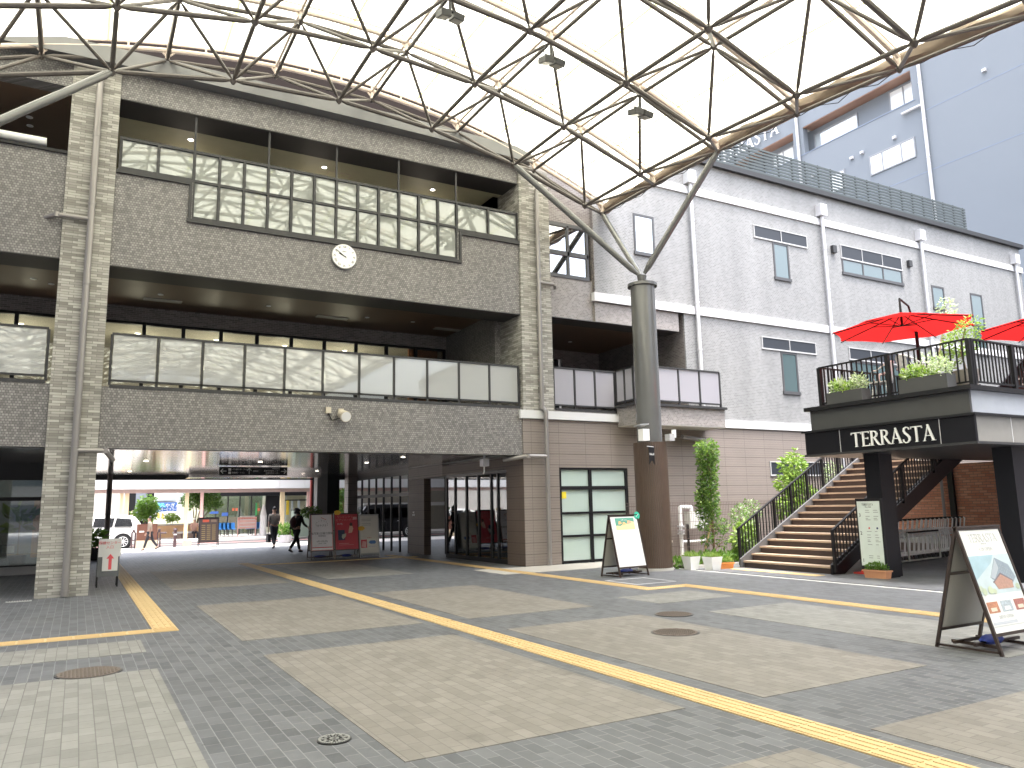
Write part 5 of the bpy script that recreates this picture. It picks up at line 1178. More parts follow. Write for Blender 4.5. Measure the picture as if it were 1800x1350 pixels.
q = oy(1475, 850, 15.6); bush('leafy_shrub', 'white flowering shrub seen through the bars of the stair railing', q.x-.2, 15.6, [((q.x-.2, 15.6, 2.3), (.4, .3, .4)), ((q.x-.3, 15.6, 1.7), (.5, .3, .4))], m_leaf4, 900, .09, 37)
gc = leaves('ground_cover', m_leaf1, None, [((13.6, 14.5, .16), (.8, .35, .16)), ((14.6, 14.6, .15), (.8, .35, .14)), ((12.6, 14.35, .12), (.5, .2, .12)), ((16, 14.8, .15), (1.3, .5, .15))], 2600, .12, -.4, seed=41); gc['kind'] = 'stuff'
t = thing('mesh_fence', 'brown wire mesh fence in front of the ribbed wall', 'fence', (15.5, 16.5, 0)); mb = MB(); x0, x1 = 12.75, 19.2
for i in range(int((x1-x0)/.062)): x = x0+i*.062; mb.box(x-.003, x+.003, 16.497, 16.503, .08, 1.56)
for z in (.1, .33, .56, .79, 1.02, 1.25, 1.48, 1.56): mb.box(x0, x1, 16.49, 16.4965, z-.005, z+.005)
m_mesh = P('mesh_brown', (.14, .10, .09), .5); mb.build('wire_mesh', m_mesh, t)
for x in (12.9, 14.9, 16.9, 18.9): MB().box(x-.03, x+.03, 16.504, 16.55, 0, .95).build('post', m_blk, t)
t = thing('pipework', 'white valve pipes and grey meter box behind the mesh fence', 'pipework', (14.6, 16.9, 0)); xa, xb = oy(1197, 930, 16.9).x, oy(1216, 930, 16.9).x
MB().path([(xa, 16.9, 0), (xa, 16.9, 1.42), (xa+.42, 16.9, 1.42), (xa+.42, 16.9, 1.3)], .055, 10).build('riser_pipe', m_whitep, t, True)
mb = MB(); [mb.tube((xa, 16.9, z), (xa, 16.9, z+.05), .10, 12) for z in (.66, .74, .86)]; mb.build('valve', m_pipel, t, True)
MB().path([(xa, 16.9, .45), (xa+.7, 16.9, .45), (xa+.9, 16.9, .47)], .04, 8).build('branch_pipe', m_whitep, t, True); MB().box(xa+.28, xa+.95, 16.8, 17.05, .82, 1.28).build('meter_box', P('meter_grey', (.6, .6, .58), .5), t)
bb = MB(); q = gz(1188, 1000); bb.box(12.3, 12.62, 14.6, 14.95, 0, .62); o = one('utility_box', P('beige_box', (.52, .46, .4), .6), 'small beige utility box standing behind the clad pillar', 'box', bb); bb = MB(); bb.box(12.28, 12.64, 14.58, 14.97, .6, .65); bb.build('lid', P('beige_box', (.52, .46, .4), .6), o)
# ================================================================== SHOPPING / LUGGAGE CARTS
def cart0(label):
    t = thing('push_cart', label, 'cart', (0, 0, 0), 'push carts nested in a row under the terrace', 0.0); ORG[t.name] = (0, 0, 0)
    W2 = .24; mb = MB()   # travels along +x
    for s_ in (-1, 1):
        y = s_*W2; mb.path([(.36, y*.8, .16), (-.26, y, .16), (-.33, y, .45), (-.26, y, .72), (-.36, y, .98)], .017, 6)
    mb.path([(-.36, -W2, .98), (-.40, -W2*.8, 1.0), (-.40, W2*.8, 1.0), (-.36, W2, .98)], .015, 6); mb.tube((.36, -W2*.8, .16), (.36, W2*.8, .16), .012, 6); mb.tube((-.26, -W2, .16), (-.26, W2, .16), .012, 6); mb.build('frame', m_metal, t, True, True)
    b_ = MB()
    for z in (.58, .66, .74): f = .0 if z > .6 else .0; b_.path([(-.26, -W2+.02, z), (.30, -W2*.75, z), (.30, W2*.75, z), (-.26, W2-.02, z)], .006, 5)
    for i in range(8): x = -.26+.08*i; y = W2-.02-(W2*.22)*(i/7); b_.path([(x, -y, .74), (x, -y*.9, .57), (x, y*.9, .57), (x, y, .74)], .004, 4)
    b_.build('basket', m_metal, t, True, True)
    for x, y in ((-.26, W2), (-.26, -W2), (.34, W2*.8), (.34, -W2*.8)): MB().tube((x, y-.012, .06), (x, y+.012, .06), .06, 12).build('wheel', m_rubber, t, True, True)
    MB().tube((-.40, -W2*.8, 1.0), (-.40, W2*.8, 1.0), .019, 8).build('handle', m_blk, t, True, True); return t
a0, a1 = Vector((17.2, 12.15, 0)), Vector((21.0, 12.75, 0)); dv = a1-a0; n = 16; ang = math.atan2(dv.y, dv.x); CT = None
for i in range(n):
    lb = 'silver push cart at the left end of the nested row under the terrace' if i == 0 else ('silver push cart at the right end of the nested row under the terrace' if i == n-1 else 'silver push cart in the middle of the nested row under the terrace')
    if CT is None: c_ = CT = cart0(lb)
    else: c_ = copy_tree(CT); c_['label'] = lb
    c_.location = a0+dv*(i/(n-1)); c_['label'] = c_['label'] if i in (0, n-1) else 'silver push cart, number %s from the left end of the nested row under the terrace' % ['', 'two', 'three', 'four', 'five', 'six', 'seven', 'eight', 'nine', 'ten', 'eleven', 'twelve', 'thirteen', 'fourteen', 'fifteen'][i]; c_.rotation_euler = (0, 0, ang+math.pi)
t = thing('cart_rail', 'low silver tube barrier in front of the push carts', 'barrier', (17.6, 11.75, 0)); mb = MB(); mb.path([(17.15, 11.75, 0), (17.1, 11.75, 1.15)], .03, 8); mb.path([(17.5, 11.72, 0.06), (17.5, 11.72, .72)], .022, 8); mb.path([(17.15, 11.75, .05), (19.2, 12.0, .05)], .02, 8); mb.path([(19.2, 12.0, .05), (19.2, 12.0, .7)], .022, 8); mb.build('tube_frame', P('galvanised', (.45, .44, .40), .4, metal=.3), t, True)
MB().tube((17.5, 11.72, .72), (19.2, 12.0, .72), .022, 8).build('top_tube', m_blk, t, True)
# ================================================================== BEYOND THE PASSAGE
def rc(Y, x0, y0, x1, y1):
    """world X0, X1, Z0, Z1 of a picture rectangle at depth Y"""
    xm, ym = (x0+x1)/2, (y0+y1)/2; return oy(x0, ym, Y).x, oy(x1, ym, Y).x, oy(xm, y1, Y).z, oy(xm, y0, Y).z
def fb_(parent, name, mat, Y, r, th=.05, z0=None):
    X0, X1, Z0, Z1 = rc(Y, *r); return MB().box(X0, X1, Y, Y+th, Z0 if z0 is None else z0, Z1).build(name, mat, parent)
bs = thing('bus_shelter', 'long white roofed bus shelter on cream posts across the road', 'shelter', (8, 47, .06))
bxs = lambda nm, m, *a: MB().box(*a).build(nm, m, bs)
sg = MB()
for i in range(40): sg.box(-18+i*1.5, -16.515+i*1.5, 47, 47.1, 2.88, 3.42)
sg.build('fascia_panels', m_whitep, bs); bxs('fascia_backing', m_pipel, -18, 42, 47.11, 47.2, 2.86, 3.40); bxs('roof', m_whitep, -18, 42, 47.21, 50.5, 3.1, 3.2)
bxs('edge_beam', P('pinkish_beam', (.55, .42, .38), .6), -18, 42, 47.25, 47.45, 2.66, 2.87)
m_cpost = P('cream_post', (.72, .58, .36), .5); m_ppost = P('pink_post', (.66, .42, .38), .5)
for r, m in (((325, 861, 331, 938), m_cpost), ((493, 859, 500, 930), m_cpost), ((352, 864, 357, 930), m_ppost), ((210, 862, 216, 920), m_cpost), ((219, 862, 226, 930), m_cpost), ((540, 850, 545, 940), m_ppost)): X0, X1, a, b = rc(47.3, *r); MB().box(X0, X1, 47.3, 47.5, .06, 2.7).build('post', m, bs)
fz = thing('far_office_building', 'low building with glazed front and blue sign behind the bus shelter', 'building', (6, 53, .06))
q = lambda nm, m, r, Y=53, th=.3, z0=None: fb_(fz, nm, m, Y, r, th, z0)
bxf = lambda nm, m, *a: MB().box(*a).build(nm, m, fz)
bxf('wall', P('far_wall', (.42, .40, .37), .7), -12, 2.9, 53.5, 54, .06, 7); bxf('wall', P('far_wall_right', (.38, .36, .33), .7), 17, 34, 53.5, 54, .06, 6)
bxf('dark_canopy', m_blk, 7.6, 14.5, 52.6, 53.4, 2.55, 2.9); bxf('rear_room', P('far_room', (.42, .43, .33), .8), 3, 17, 56, 56.2, .06, 7)
q('dark_opening', m_blk, (222, 865, 270, 928)); q('grey_panel', P('far_slate', (.16, .18, .22), .6), (238, 866, 258, 915), 52.9)
q('white_frame', m_whitep, (269, 862, 320, 916), 53.2, .1)
q('upper_window', P('far_window_grey', (.38, .42, .42), .3), (275, 866, 310, 880), 53.1, .05); q('side_window', P('far_window_grey', (.38, .42, .42), .3), (314, 866, 324, 880), 53.1, .05)
X0, X1, Z0, Z1 = rc(52.9, 273, 883, 311, 899); sgn = MB().box(X0, X1, 52.9, 53.0, Z0, Z1).build('blue_sign', P('sign_blue', (.035, .10, .30), .4), fz)
text('みやぎん', (X0+(X1-X0)*.68, 52.89, Z0+(Z1-Z0)*.62), (1, 0, 0), (0, 0, 1), .30, m_board, sgn); text('みやぎんサービスコーナー', ((X0+X1)/2, 52.89, Z0+(Z1-Z0)*.2), (1, 0, 0), (0, 0, 1), .20, m_board, sgn, sx=.75)
for k in (0, 1): cxx = X0+(X1-X0)*(.14+.19*k); MB().path([(cxx-.13, 52.88, Z0+(Z1-Z0)*.5), (cxx-.05, 52.88, Z0+(Z1-Z0)*.85), (cxx+.08, 52.88, Z0+(Z1-Z0)*.8), (cxx+.02, 52.88, Z0+(Z1-Z0)*.55), (cxx+.17, 52.88, Z0+(Z1-Z0)*.5)], .035, 6).build('logo', P('sign_cyan', (.1, .5, .75), .4), sgn)
X0, X1, Z0, Z1 = rc(52.9, 273, 900, 311, 914); sgn = MB().box(X0, X1, 52.9, 53.0, Z0, Z1).build('white_sign', m_whitep, fz); text('入口', ((X0+X1)/2+.05, 52.89, (Z0+Z1)/2), (1, 0, 0), (0, 0, 1), .42, m_blk, sgn)
for k in (0, 1): MB().box(X0+.12+k*.22, X0+.26+k*.22, 52.88, 52.89, Z0+.1, Z1-.08).build('figure_icon', P('icon_orange', (.7, .4, .1), .5), sgn)
# glazed front with frames
X0, X1, Z0, Z1 = rc(53, 358, 868, 462, 928)
MB().box(X0, X1, 54.2, 54.3, .1, 2.6).build('curtain', P('far_curtain', (.50, .50, .34), .8), fz)
for i in range(5): xa = X0+(X1-X0)*i/5; f_ = MB().box(xa-.04, xa+.04, 53.0, 53.1, .06, 2.6).build('mullion', m_dgrey, fz); MB().box(xa+.04, xa+(X1-X0)/5-.04, 53.03, 53.05, .1, 2.55).build('pane', m_glassd, f_)
q('fluorescent_lamp', emis('far_lamp', (1, 1, .95), 3), (366, 870, 376, 872), 53.6, .1); q('fluorescent_lamp', MT['far_lamp'], (381, 870, 410, 872), 53.6, .1)
for r in ((369, 899, 384, 903), (390, 901, 401, 907)): q('window_sticker', P('sticker_blue', (.05, .12, .4), .5), r, 52.97, .02)
for x in (408, 414, 453): 
    q('window_sticker', P('sticker_red', (.6, .15, .08), .5), (x, 893+(x % 3)*3, x+4, 898+(x % 3)*3), 52.97, .02)
q('window_sticker', P('sticker_green', (.05, .3, .1), .5), (449, 884, 452, 906), 52.97, .02)
q('door_surround', m_blk, (467, 868, 491, 926), 52.9, .2)
X0, X1, Z0, Z1 = rc(53, 502, 866, 540, 925); MB().box(X0, X1, 53.5, 53.6, .06, 2.7).build('curtain', P('far_curtain', (.50, .50, .34), .8), fz); q('transom', m_dgrey, (502, 878, 540, 880), 53, .1)
for r in ((502, 866, 503.5, 925), (512, 880, 515, 925), (523, 880, 527, 925)): q('mullion', P('far_window_grey', (.38, .42, .42), .3), r, 53.05, .1)
for i in range(11): 
    if i in (4, 5, 6): continue
    x = oy(388+i*7, 918, 51.5).x; t = thing('blue_seat', 'blue plastic seat under the far glazed front, number %s from the left' % ['one', 'two', 'three', 'four', '', '', '', 'five', 'six', 'seven', 'eight'][i], 'seat', (x, 51.5, .06), 'blue seats under the far window')
    MB().box(x-.17, x+.17, 51.3, 51.7, .44, .50).build('seat', P('seat_blue', (.04, .20, .50), .4), t); MB().box(x-.17, x+.17, 51.66, 51.71, .5, .86).build('backrest', P('seat_blue', (.04, .20, .50), .4), t); MB().tube((x, 51.5, .06), (x, 51.5, .44), .03, 6).build('leg', m_dgrey, t)
# planter wall, rock, trees
pw = thing('planter_wall', 'low timber faced planter wall across the road', 'wall', (7, 50, .06)); X0, X1, Z0, Z1 = rc(50, 262, 918, 362, 931)
MB().box(X0, X1, 50, 50.7, .1, .82).build('timber_face', P('timber_orange', (.62, .40, .22), .6, var=.25), pw); MB().box(X0, X1, 49.99, 50.71, .06, .0999).build('plinth', m_whitep, pw); MB().box(X0-.05, X1+.05, 49.95, 50.75, .82, .9).build('coping', m_conc, pw)
bn = thing('stone_bench', 'low stone bench in front of the timber planter wall', 'bench', (8.5, 49, .06)); X0, X1, Z0, Z1 = rc(49, 304, 931, 345, 938); MB().box(X0, X1, 48.8, 49.2, .36, .46).build('seat', m_conc, bn)
for x in (X0+.3, (X0+X1)/2, X1-.3): MB().box(x-.15, x+.15, 48.85, 49.15, .06, .36).build('support', P('bench_brown', (.22, .16, .13), .7), bn)
rk = MB(); X0, X1, Z0, Z1 = rc(51, 225, 893, 244, 906); cxr = (X0+X1)/2
for i in range(7):
    for k in range(9): a = 6.283*k/9; r_ = (.62-.09*i)*(1+.2*math.sin(k*2.3+i)); rk.v.append((cxr+math.cos(a)*r_, 51+math.sin(a)*r_*.7, .06+i*.28))
for i in range(6):
    for k in range(9): j = (k+1) % 9; rk.f.append((i*9+k, i*9+j, i*9+9+j, i*9+9+k))
rk.f.append(tuple(range(54, 63))); one('garden_rock', P('rock_tan', (.5, .42, .33), .9, var=.3), 'pale pointed garden rock beside the far trees', 'rock', rk)
def tree(label, x, y, z0, blobs, mat, n, ls, seed, group='small trees beyond the passage', mat2=None):
    t = thing('garden_tree', label, 'tree', (x, y, z0), group); mb = MB()
    for c_, r_ in blobs: mb.tube((x, y, z0), (x+(c_[0]-x)*.3, y, z0+(c_[2]-z0)*.5), .05, 7, .035); mb.tube((x+(c_[0]-x)*.3, y, z0+(c_[2]-z0)*.5), c_, .035, 6, .012)
    mb.build('trunk', m_bark, t, True); leaves('crown', mat, t, blobs, n, ls, .1, seed=seed)
    if mat2: leaves('bright_leaves', mat2, t, blobs, n//3, ls, .1, seed=seed+7)
def PB(px, py, Y, rx, rz): p = oy(px, py, Y); return ((p.x, Y, p.z), (rx, rx, rz))
tree('round topped green tree left of the blue sign across the road', oy(262, 915, 51).x, 51, .06, [PB(259, 886, 51, .55, .55), PB(260, 893, 51, .6, .4), PB(250, 904, 50.8, .6, .35), PB(262, 905, 51, .45, .35)], m_leaf1, 1500, .2, 61)
tree('dark green branching tree right of the cream post across the road', oy(343, 918, 50.5).x, 50.5, .06, [PB(338, 880, 50.5, .65, .45), PB(348, 872, 50.5, .6, .4), PB(366, 880, 50.3, .75, .55), PB(377, 886, 50.4, .45, .3), PB(362, 868, 50.5, .7, .4)], m_leaf3, 1700, .2, 63, mat2=m_leaf1)
tree('sunlit yellow green bush seen between the dark column and the screen', oy(597, 905, 44).x, 44, .06, [PB(595, 878, 44, .6, .5), PB(598, 895, 44, .55, .5), PB(593, 905, 44, .5, .45)], m_leaf2, 1300, .17, 65, mat2=m_leaf1)
tree('dark tree top leaning over the sunlit bush behind the column', oy(610, 905, 42).x, 42, .06, [PB(600, 868, 42, .55, .25), PB(606, 872, 42, .5, .3)], m_leaf3, 700, .17, 67)
tree('leafy potted tree in front of the dark passage column', oy(548, 930, 28.8).x, 28.8, 0, [PB(546, 900, 28.8, .32, .2), PB(555, 908, 28.8, .25, .2)], m_leaf3, 500, .12, 69)
bush('potted_shrub', 'yellow green potted shrub by the sign below the blue letters', oy(302, 910, 50.4).x, 50.4, [PB(300, 909, 50.4, .4, .2), PB(304, 913, 50.4, .35, .16)], m_leaf2, 420, .16, 71, cat='shrub')
p_ = thing('round_planter', 'pot of leafy green plants at the edge of the passage behind the walking man', 'planter', tuple(gz(500, 955))); g_ = gz(500, 955)
MB().tube(tuple(g_), (g_.x, g_.y, .4), .28, 18, .36).build('pot', P('pot_violet_grey', (.45, .45, .5), .5), p_); leaves('plants', m_leaf1, p_, [((g_.x, g_.y, .62), (.5, .4, .3))], 600, .16, .1, seed=73)
g_ = gz(160, 985); p_ = thing('round_planter', 'black planter of broad dark leaves beside the left brick column', 'planter', tuple(g_))
MB().box(g_.x-.5, g_.x+.35, g_.y-.2, g_.y+.2, 0, .42).build('box', m_blk, p_); leaves('plants', m_leaf3, p_, [((g_.x+.02, g_.y, .72), (.3, .3, .32))], 160, .26, .0, seed=75)
g_ = (-1.9, 24.2, 0); p_ = thing('shop_plant', 'broad leafed plant inside the shop window at the left edge', 'potted plant', (-1.35, 25.3, .1)); MB().tube((-1.35, 25.3, .1), (-1.35, 25.3, .5), .17, 14, .22).build('pot', m_blk, p_); MB().tube((-1.35, 25.3, .5), (-1.35, 25.3, 1.4), .02, 6).build('stem', m_bark, p_); leaves('leaves', m_leaf3, p_, [((-1.35, 25.3, 1.45), (.3, .25, .25))], 26, .38, 0, seed=77, ratio=.5)
nt_ = thing('window_notice', 'two framed paper notices standing inside the shop window at the left edge', 'notice', (-1.5, 24.9, 0)); X0, X1, Z0, Z1 = rc(24.9, 0, 938, 31, 957); MB().box(X0-.2, X1, 24.9, 24.92, Z0, Z1).build('paper', m_board, nt_); X0, X1, Z0, Z1 = rc(24.9, 3, 960, 25, 972); MB().box(X0, X1, 24.9, 24.92, Z0, Z1).build('paper', m_board, nt_)
# brown map board, pink notice board, bollards, guard rails, white post, banner
mbd = thing('map_board', 'brown information board on a beige stone base at the kerb', 'notice board', (3.2, 38.2, 0)); X0, X1, Z0, Z1 = rc(38.4, 240, 921, 276, 950); MB().box(X0, X1, 38.3, 38.42, Z0, Z1).build('board', P('map_brown', (.11, .045, .03), .5), mbd); X0, X1, Z0, Z1 = rc(38.3, 239, 951, 276, 961); MB().box(X0, X1, 38.15, 38.5, 0, .36).build('base', P('stone_beige', (.42, .36, .27), .8), mbd)
MB().box(X0+.1, X0+.3, 38.29, 38.3, .72, .78).build('white_label', m_board, mbd)
sb = MB().box(*rc(38.3, 322, 945, 336, 957)[:2], 38.2, 38.5, 0, .3); one('stone_block', P('stone_beige', (.42, .36, .27), .8), 'low beige stone block at the kerb left of the black menu board', 'block', sb)
pn2 = thing('notice_board', 'pink and white striped notice board in front of the far glazed front', 'notice board', (10, 49.5, .06)); X0, X1, Z0, Z1 = rc(49.5, 418, 909, 451, 932); MB().box(X0, X1, 49.5, 49.6, Z0+.1, Z1).build('board', P('notice_pink', (.80, .48, .42), .5), pn2)
for k in range(4): MB().box(X0+.1, X1-.1, 49.48, 49.49, Z0+.22+k*.2, Z0+.26+k*.2).build('white_strip', m_whitep, pn2)
for x in (X0+.03, X1-.03): MB().box(x-.03, x+.03, 49.61, 49.66, .06, Z1).build('leg', P('notice_pink', (.80, .48, .42), .5), pn2)
text('宮崎市民案内図', ((X0+X1)/2, 49.49, Z1-.12), (1, 0, 0), (0, 0, 1), .16, P('notice_red2', (.6, .12, .1), .5), pn2)
def bollard(px, label): g_ = gz(px, 956); x, y = g_.x, 38.6; t = thing('bollard', label, 'bollard', (x, y, 0), 'dark bollards along the kerb'); MB().tube((x, y, 0), (x, y, .78), .07, 10).build('shaft', P('bollard_brown', (.06, .035, .04), .4), t, True); MB().tube((x, y, .78), (x, y, .86), .1, 10, .06).build('cap', P('bollard_brown', (.06, .035, .04), .4), t, True); MB().tube((x, y, .55), (x, y, .6), .073, 10).build('reflective_band', m_board, t)
bollard(289, 'dark bollard with a pale band at the kerb right of the brown board')
def grail(px0, px1, label): a_, b_ = oy(px0, 955, 38.6).x, oy(px1, 955, 38.6).x; MBx = MB(); MBx.path([(a_, 38.6, 0), (a_, 38.6, .7), (a_+.1, 38.6, .82), (b_-.1, 38.6, .82), (b_, 38.6, .7), (b_, 38.6, 0)], .035, 8); MBx.tube((a_, 38.6, .35), (b_, 38.6, .35), .03, 8); return one('guard_rail', P('bollard_brown', (.06, .035, .04), .4), label, 'guard rail', MBx, smooth=True)
grail(231, 237, 'short dark hooped guard rail at the kerb left of the brown board'); grail(276.5, 281, 'short dark hooped guard rail at the kerb right of the brown board')
lk = MB(); X0 = oy(281, 930, 38.6).x; lk.tube((X0, 38.6, .66), (oy(293, 930, 38.6).x, 38.6, .66), .04, 8); lk.v and one('kerb_bar', P('bollard_brown', (.06, .035, .04), .4), 'dark horizontal bar joining the guard rail to the bollard', 'rail', lk)
mc = thing('white_column_sign', 'slender white tapered post sign in front of the dark doorway', 'sign', (oy(463, 910, 49).x, 49, .06)); x = oy(463, 910, 49).x; MB().tube((x, 49, .06), (x, 49, 1.3), .2, 12, .2).build('column', m_whitep, mc, True); MB().tube((x, 49, 1.3), (x, 49, 1.95), .19, 12, .06).build('tip', m_whitep, mc, True)
X0, X1, Z0, Z1 = rc(48.5, 503, 880, 508, 905); one('yellow_banner', P('banner_yellow', (.8, .62, .05), .6), 'narrow yellow vertical banner beside the right cream post', 'banner', MB().box(X0, X1, 48.5, 48.52, Z0, Z1))
X0, X1, Z0, Z1 = rc(45, 516, 897, 545, 935); gbx = thing('green_cabinet', 'grey green roadside cabinet behind the second walking person', 'cabinet', ((X0+X1)/2, 45, 0)); MB().box(X0, X1, 45, 45.6, .06, Z1).build('cabinet_body', P('cabinet_green', (.22, .27, .22), .6), gbx); MB().box(X0-.03, X1+.03, 44.97, 45.63, Z1, Z1+.05).build('cabinet_top', m_dgrey, gbx)
st_ = thing('red_post', 'tall thin red and dark post at the far end of the passage', 'post', (7.95, 33, 0)); x = oy(546, 900, 33).x; MB().tube((x, 33, 0), (x, 33, 3.3), .05, 8).build('shaft', P('post_red', (.55, .12, .1), .5), st_); MB().tube((x+.1, 33, 0), (x+.1, 33, 3.3), .05, 8).build('dark_shaft', m_blk, st_)
# grey concrete wall and roof seen through the screen
gw = thing('far_concrete_wall', 'plain beige concrete wall seen through the mullioned screen', 'wall', (25, 52, 0)); MB().box(17, 45, 51, 51.3, .06, 2.75).build('wall_panel', P('wall_beige', (.36, .34, .29), .8), gw); MB().box(17, 45, 50.9, 51.0, 1.7, 1.95).build('wall_band', m_whitep, gw)
# white MPV car
def car(label, x_rear, y_near, facing, paint, loc_label, L_=4.6, wd=1.75, ht_=1.52, name='parked_car', cat='car', boxy=False, zr=-.06):
    """car lying along x; rear end at x_rear, nose towards 'facing' (-1 = left)"""
    t = thing(name, label, cat, (x_rear+facing*L_/2, y_near+wd/2, zr)); s_ = facing
    X = lambda u: x_rear+s_*u
    if boxy: prof = [(0, .32), (0, .95), (.05, 1.15), (.18, 1.75), (.35, 1.85), (2.9, 1.86), (3.4, 1.75), (3.9, 1.18), (4.55, 1.02), (4.65, .8), (4.65, .32)]
    else: prof = [(0, .36), (.0, .75), (.08, .98), (.42, 1.45), (.62, 1.52), (1.6, 1.55), (2.5, 1.50), (3.0, 1.30), (3.5, 1.02), (4.2, .90), (4.55, .72), (4.6, .36)]
    L2 = prof[-1][0]; mb = MB(); N_ = len(prof)
    def inset(z): return .0 if z < .95 else (z-.95)*.28
    for side in (0, 1):
        for u, z in prof: mb.v.append((X(u), y_near+inset(z) if side == 0 else y_near+wd-inset(z), zr+z))
    for i in range(N_-1): mb.f.append((i, i+1, N_+i+1, N_+i))
    mb.f.append((N_-1, 0, N_, 2*N_-1)); mb.f.append(tuple(range(N_))); mb.f.append(tuple(range(2*N_-1, N_-1, -1)))
    body = mb.build('body', paint, t); md = body.modifiers.new('bevel', 'BEVEL'); md.width = .05; md.segments = 3; md.limit_method = 'ANGLE'; md.angle_limit = R_(20)
    g = m_blk2; wins = [[(.52, 1.02), (.62, 1.36), (1.22, 1.42), (1.32, 1.02)], [(1.38, 1.02), (1.30, 1.42), (2.12, 1.42), (2.2, 1.02)], [(2.27, 1.02), (2.2, 1.41), (2.55, 1.38), (3.22, 1.06)]] if not boxy else [[(.3, 1.1), (.35, 1.6), (1.3, 1.65), (1.3, 1.1)], [(1.4, 1.1), (1.4, 1.65), (2.5, 1.65), (2.5, 1.1)], [(2.6, 1.1), (2.6, 1.65), (3.2, 1.6), (3.7, 1.15)]]
    for wn_ in wins:
        pts = [(X(u), y_near+inset(z)-.012, zr+z) for u, z in wn_]; MB().prism(pts, (0, .012, 0)).build('side_window', g, t)
    for u in (.92, 3.66):
        w = MB().tube((X(u), y_near-.02, zr+.32), (X(u), y_near+.2, zr+.32), .325, 24).build('wheel', m_rubber, t); rm = MB(); rm.tube((X(u), y_near-.03, zr+.32), (X(u), y_near-.021, zr+.32), .06, 12)
        for k in range(10): a = .628*k; rm.bar((X(u)+.04*math.cos(a), y_near-.027, zr+.32+.04*math.sin(a)), (X(u)+.215*math.cos(a), y_near-.027, zr+.32+.215*math.sin(a)), .035, .012, up=(0, 1, 0))
        for k in range(24): a, b_ = .2618*k, .2618*(k+1); rm.tube((X(u)+.22*math.cos(a), y_near-.026, zr+.32+.22*math.sin(a)), (X(u)+.22*math.cos(b_), y_near-.026, zr+.32+.22*math.sin(b_)), .014, 5)
        rm.build('rim', m_metal, w); MB().tube((X(u), y_near-.008, zr+.32), (X(u), y_near+.02, zr+.32), .39, 24).build('wheel_arch', m_blk, t)
    MB().box(min(X(-.02), X(.1)), max(X(-.02), X(.1)), y_near+.02, y_near+.16, zr+.85, zr+1.1).build('tail_light', P('tail_red', (.4, .03, .02), .3), t)
    MB().box(min(X(4.35), X(4.58)), max(X(4.35), X(4.58)), y_near+.0, y_near+.25, zr+.68, zr+.8).build('headlight', m_pipel, t)
    MB().box(min(X(2.95), X(3.1)), max(X(2.95), X(3.1)), y_near-.16, y_near+.0, zr+1.0, zr+1.14).build('mirror', paint, t)
    for u in (1.45, 2.35): MB().box(min(X(u), X(u+.16)), max(X(u), X(u+.16)), y_near-.022, y_near, zr+.90, zr+.93).build('door_handle', m_pipel, t)
    sm_ = MB()
    for u in (1.34, 2.24, 3.2): sm_.box(X(u)-.004, X(u)+.004, y_near-.003, y_near+.01, zr+.42, zr+1.0)
    sm_.build('door_seam', m_dgrey, t)
m_blk2 = glassmat('car_window', (.12, .13, .14), .15)
car('white people carrier parked on the road behind the brown board', oy(255, 925, 40.8).x, 40.8, -1, plain('car_white', (.80, .80, .78), .18, var=.02), '')
car('black van seen through the mullioned screen', oy(745, 930, 41.5).x, 41.5, -1, plain('car_black', (.02, .02, .022), .15, var=.02), '', name='parked_van', cat='van', boxy=True)
# ================================================================== PEOPLE
def skinmesh(name, verts, edges, radii, mat, parent, root=0, sub=1):
    me = bpy.data.meshes.new(name); me.from_pydata([tuple(v) for v in verts], edges, []); o = bpy.data.objects.new(name, me); COL.objects.link(o)
    m = o.modifiers.new('skin', 'SKIN'); m.use_smooth_shade = True
    sv = me.skin_vertices[0].data
    for i, r in enumerate(radii): sv[i].radius = (r, r) if not isinstance(r, tuple) else r; sv[i].use_root = (i == root)
    s_ = o.modifiers.new('sub', 'SUBSURF'); s_.levels = sub; s_.render_levels = sub
    bpy.context.view_layer.update(); ev = o.evaluated_get(bpy.context.evaluated_depsgraph_get()); nm = bpy.data.meshes.new_from_object(ev)
    bpy.data.objects.remove(o); bpy.data.meshes.remove(me); nm.materials.clear(); nm.materials.append(mat)
    for p in nm.polygons: p.use_smooth = True
    o = bpy.data.objects.new(name, nm); COL.objects.link(o); o.parent = parent; ORG[o.name] = (0, 0, 0); return o
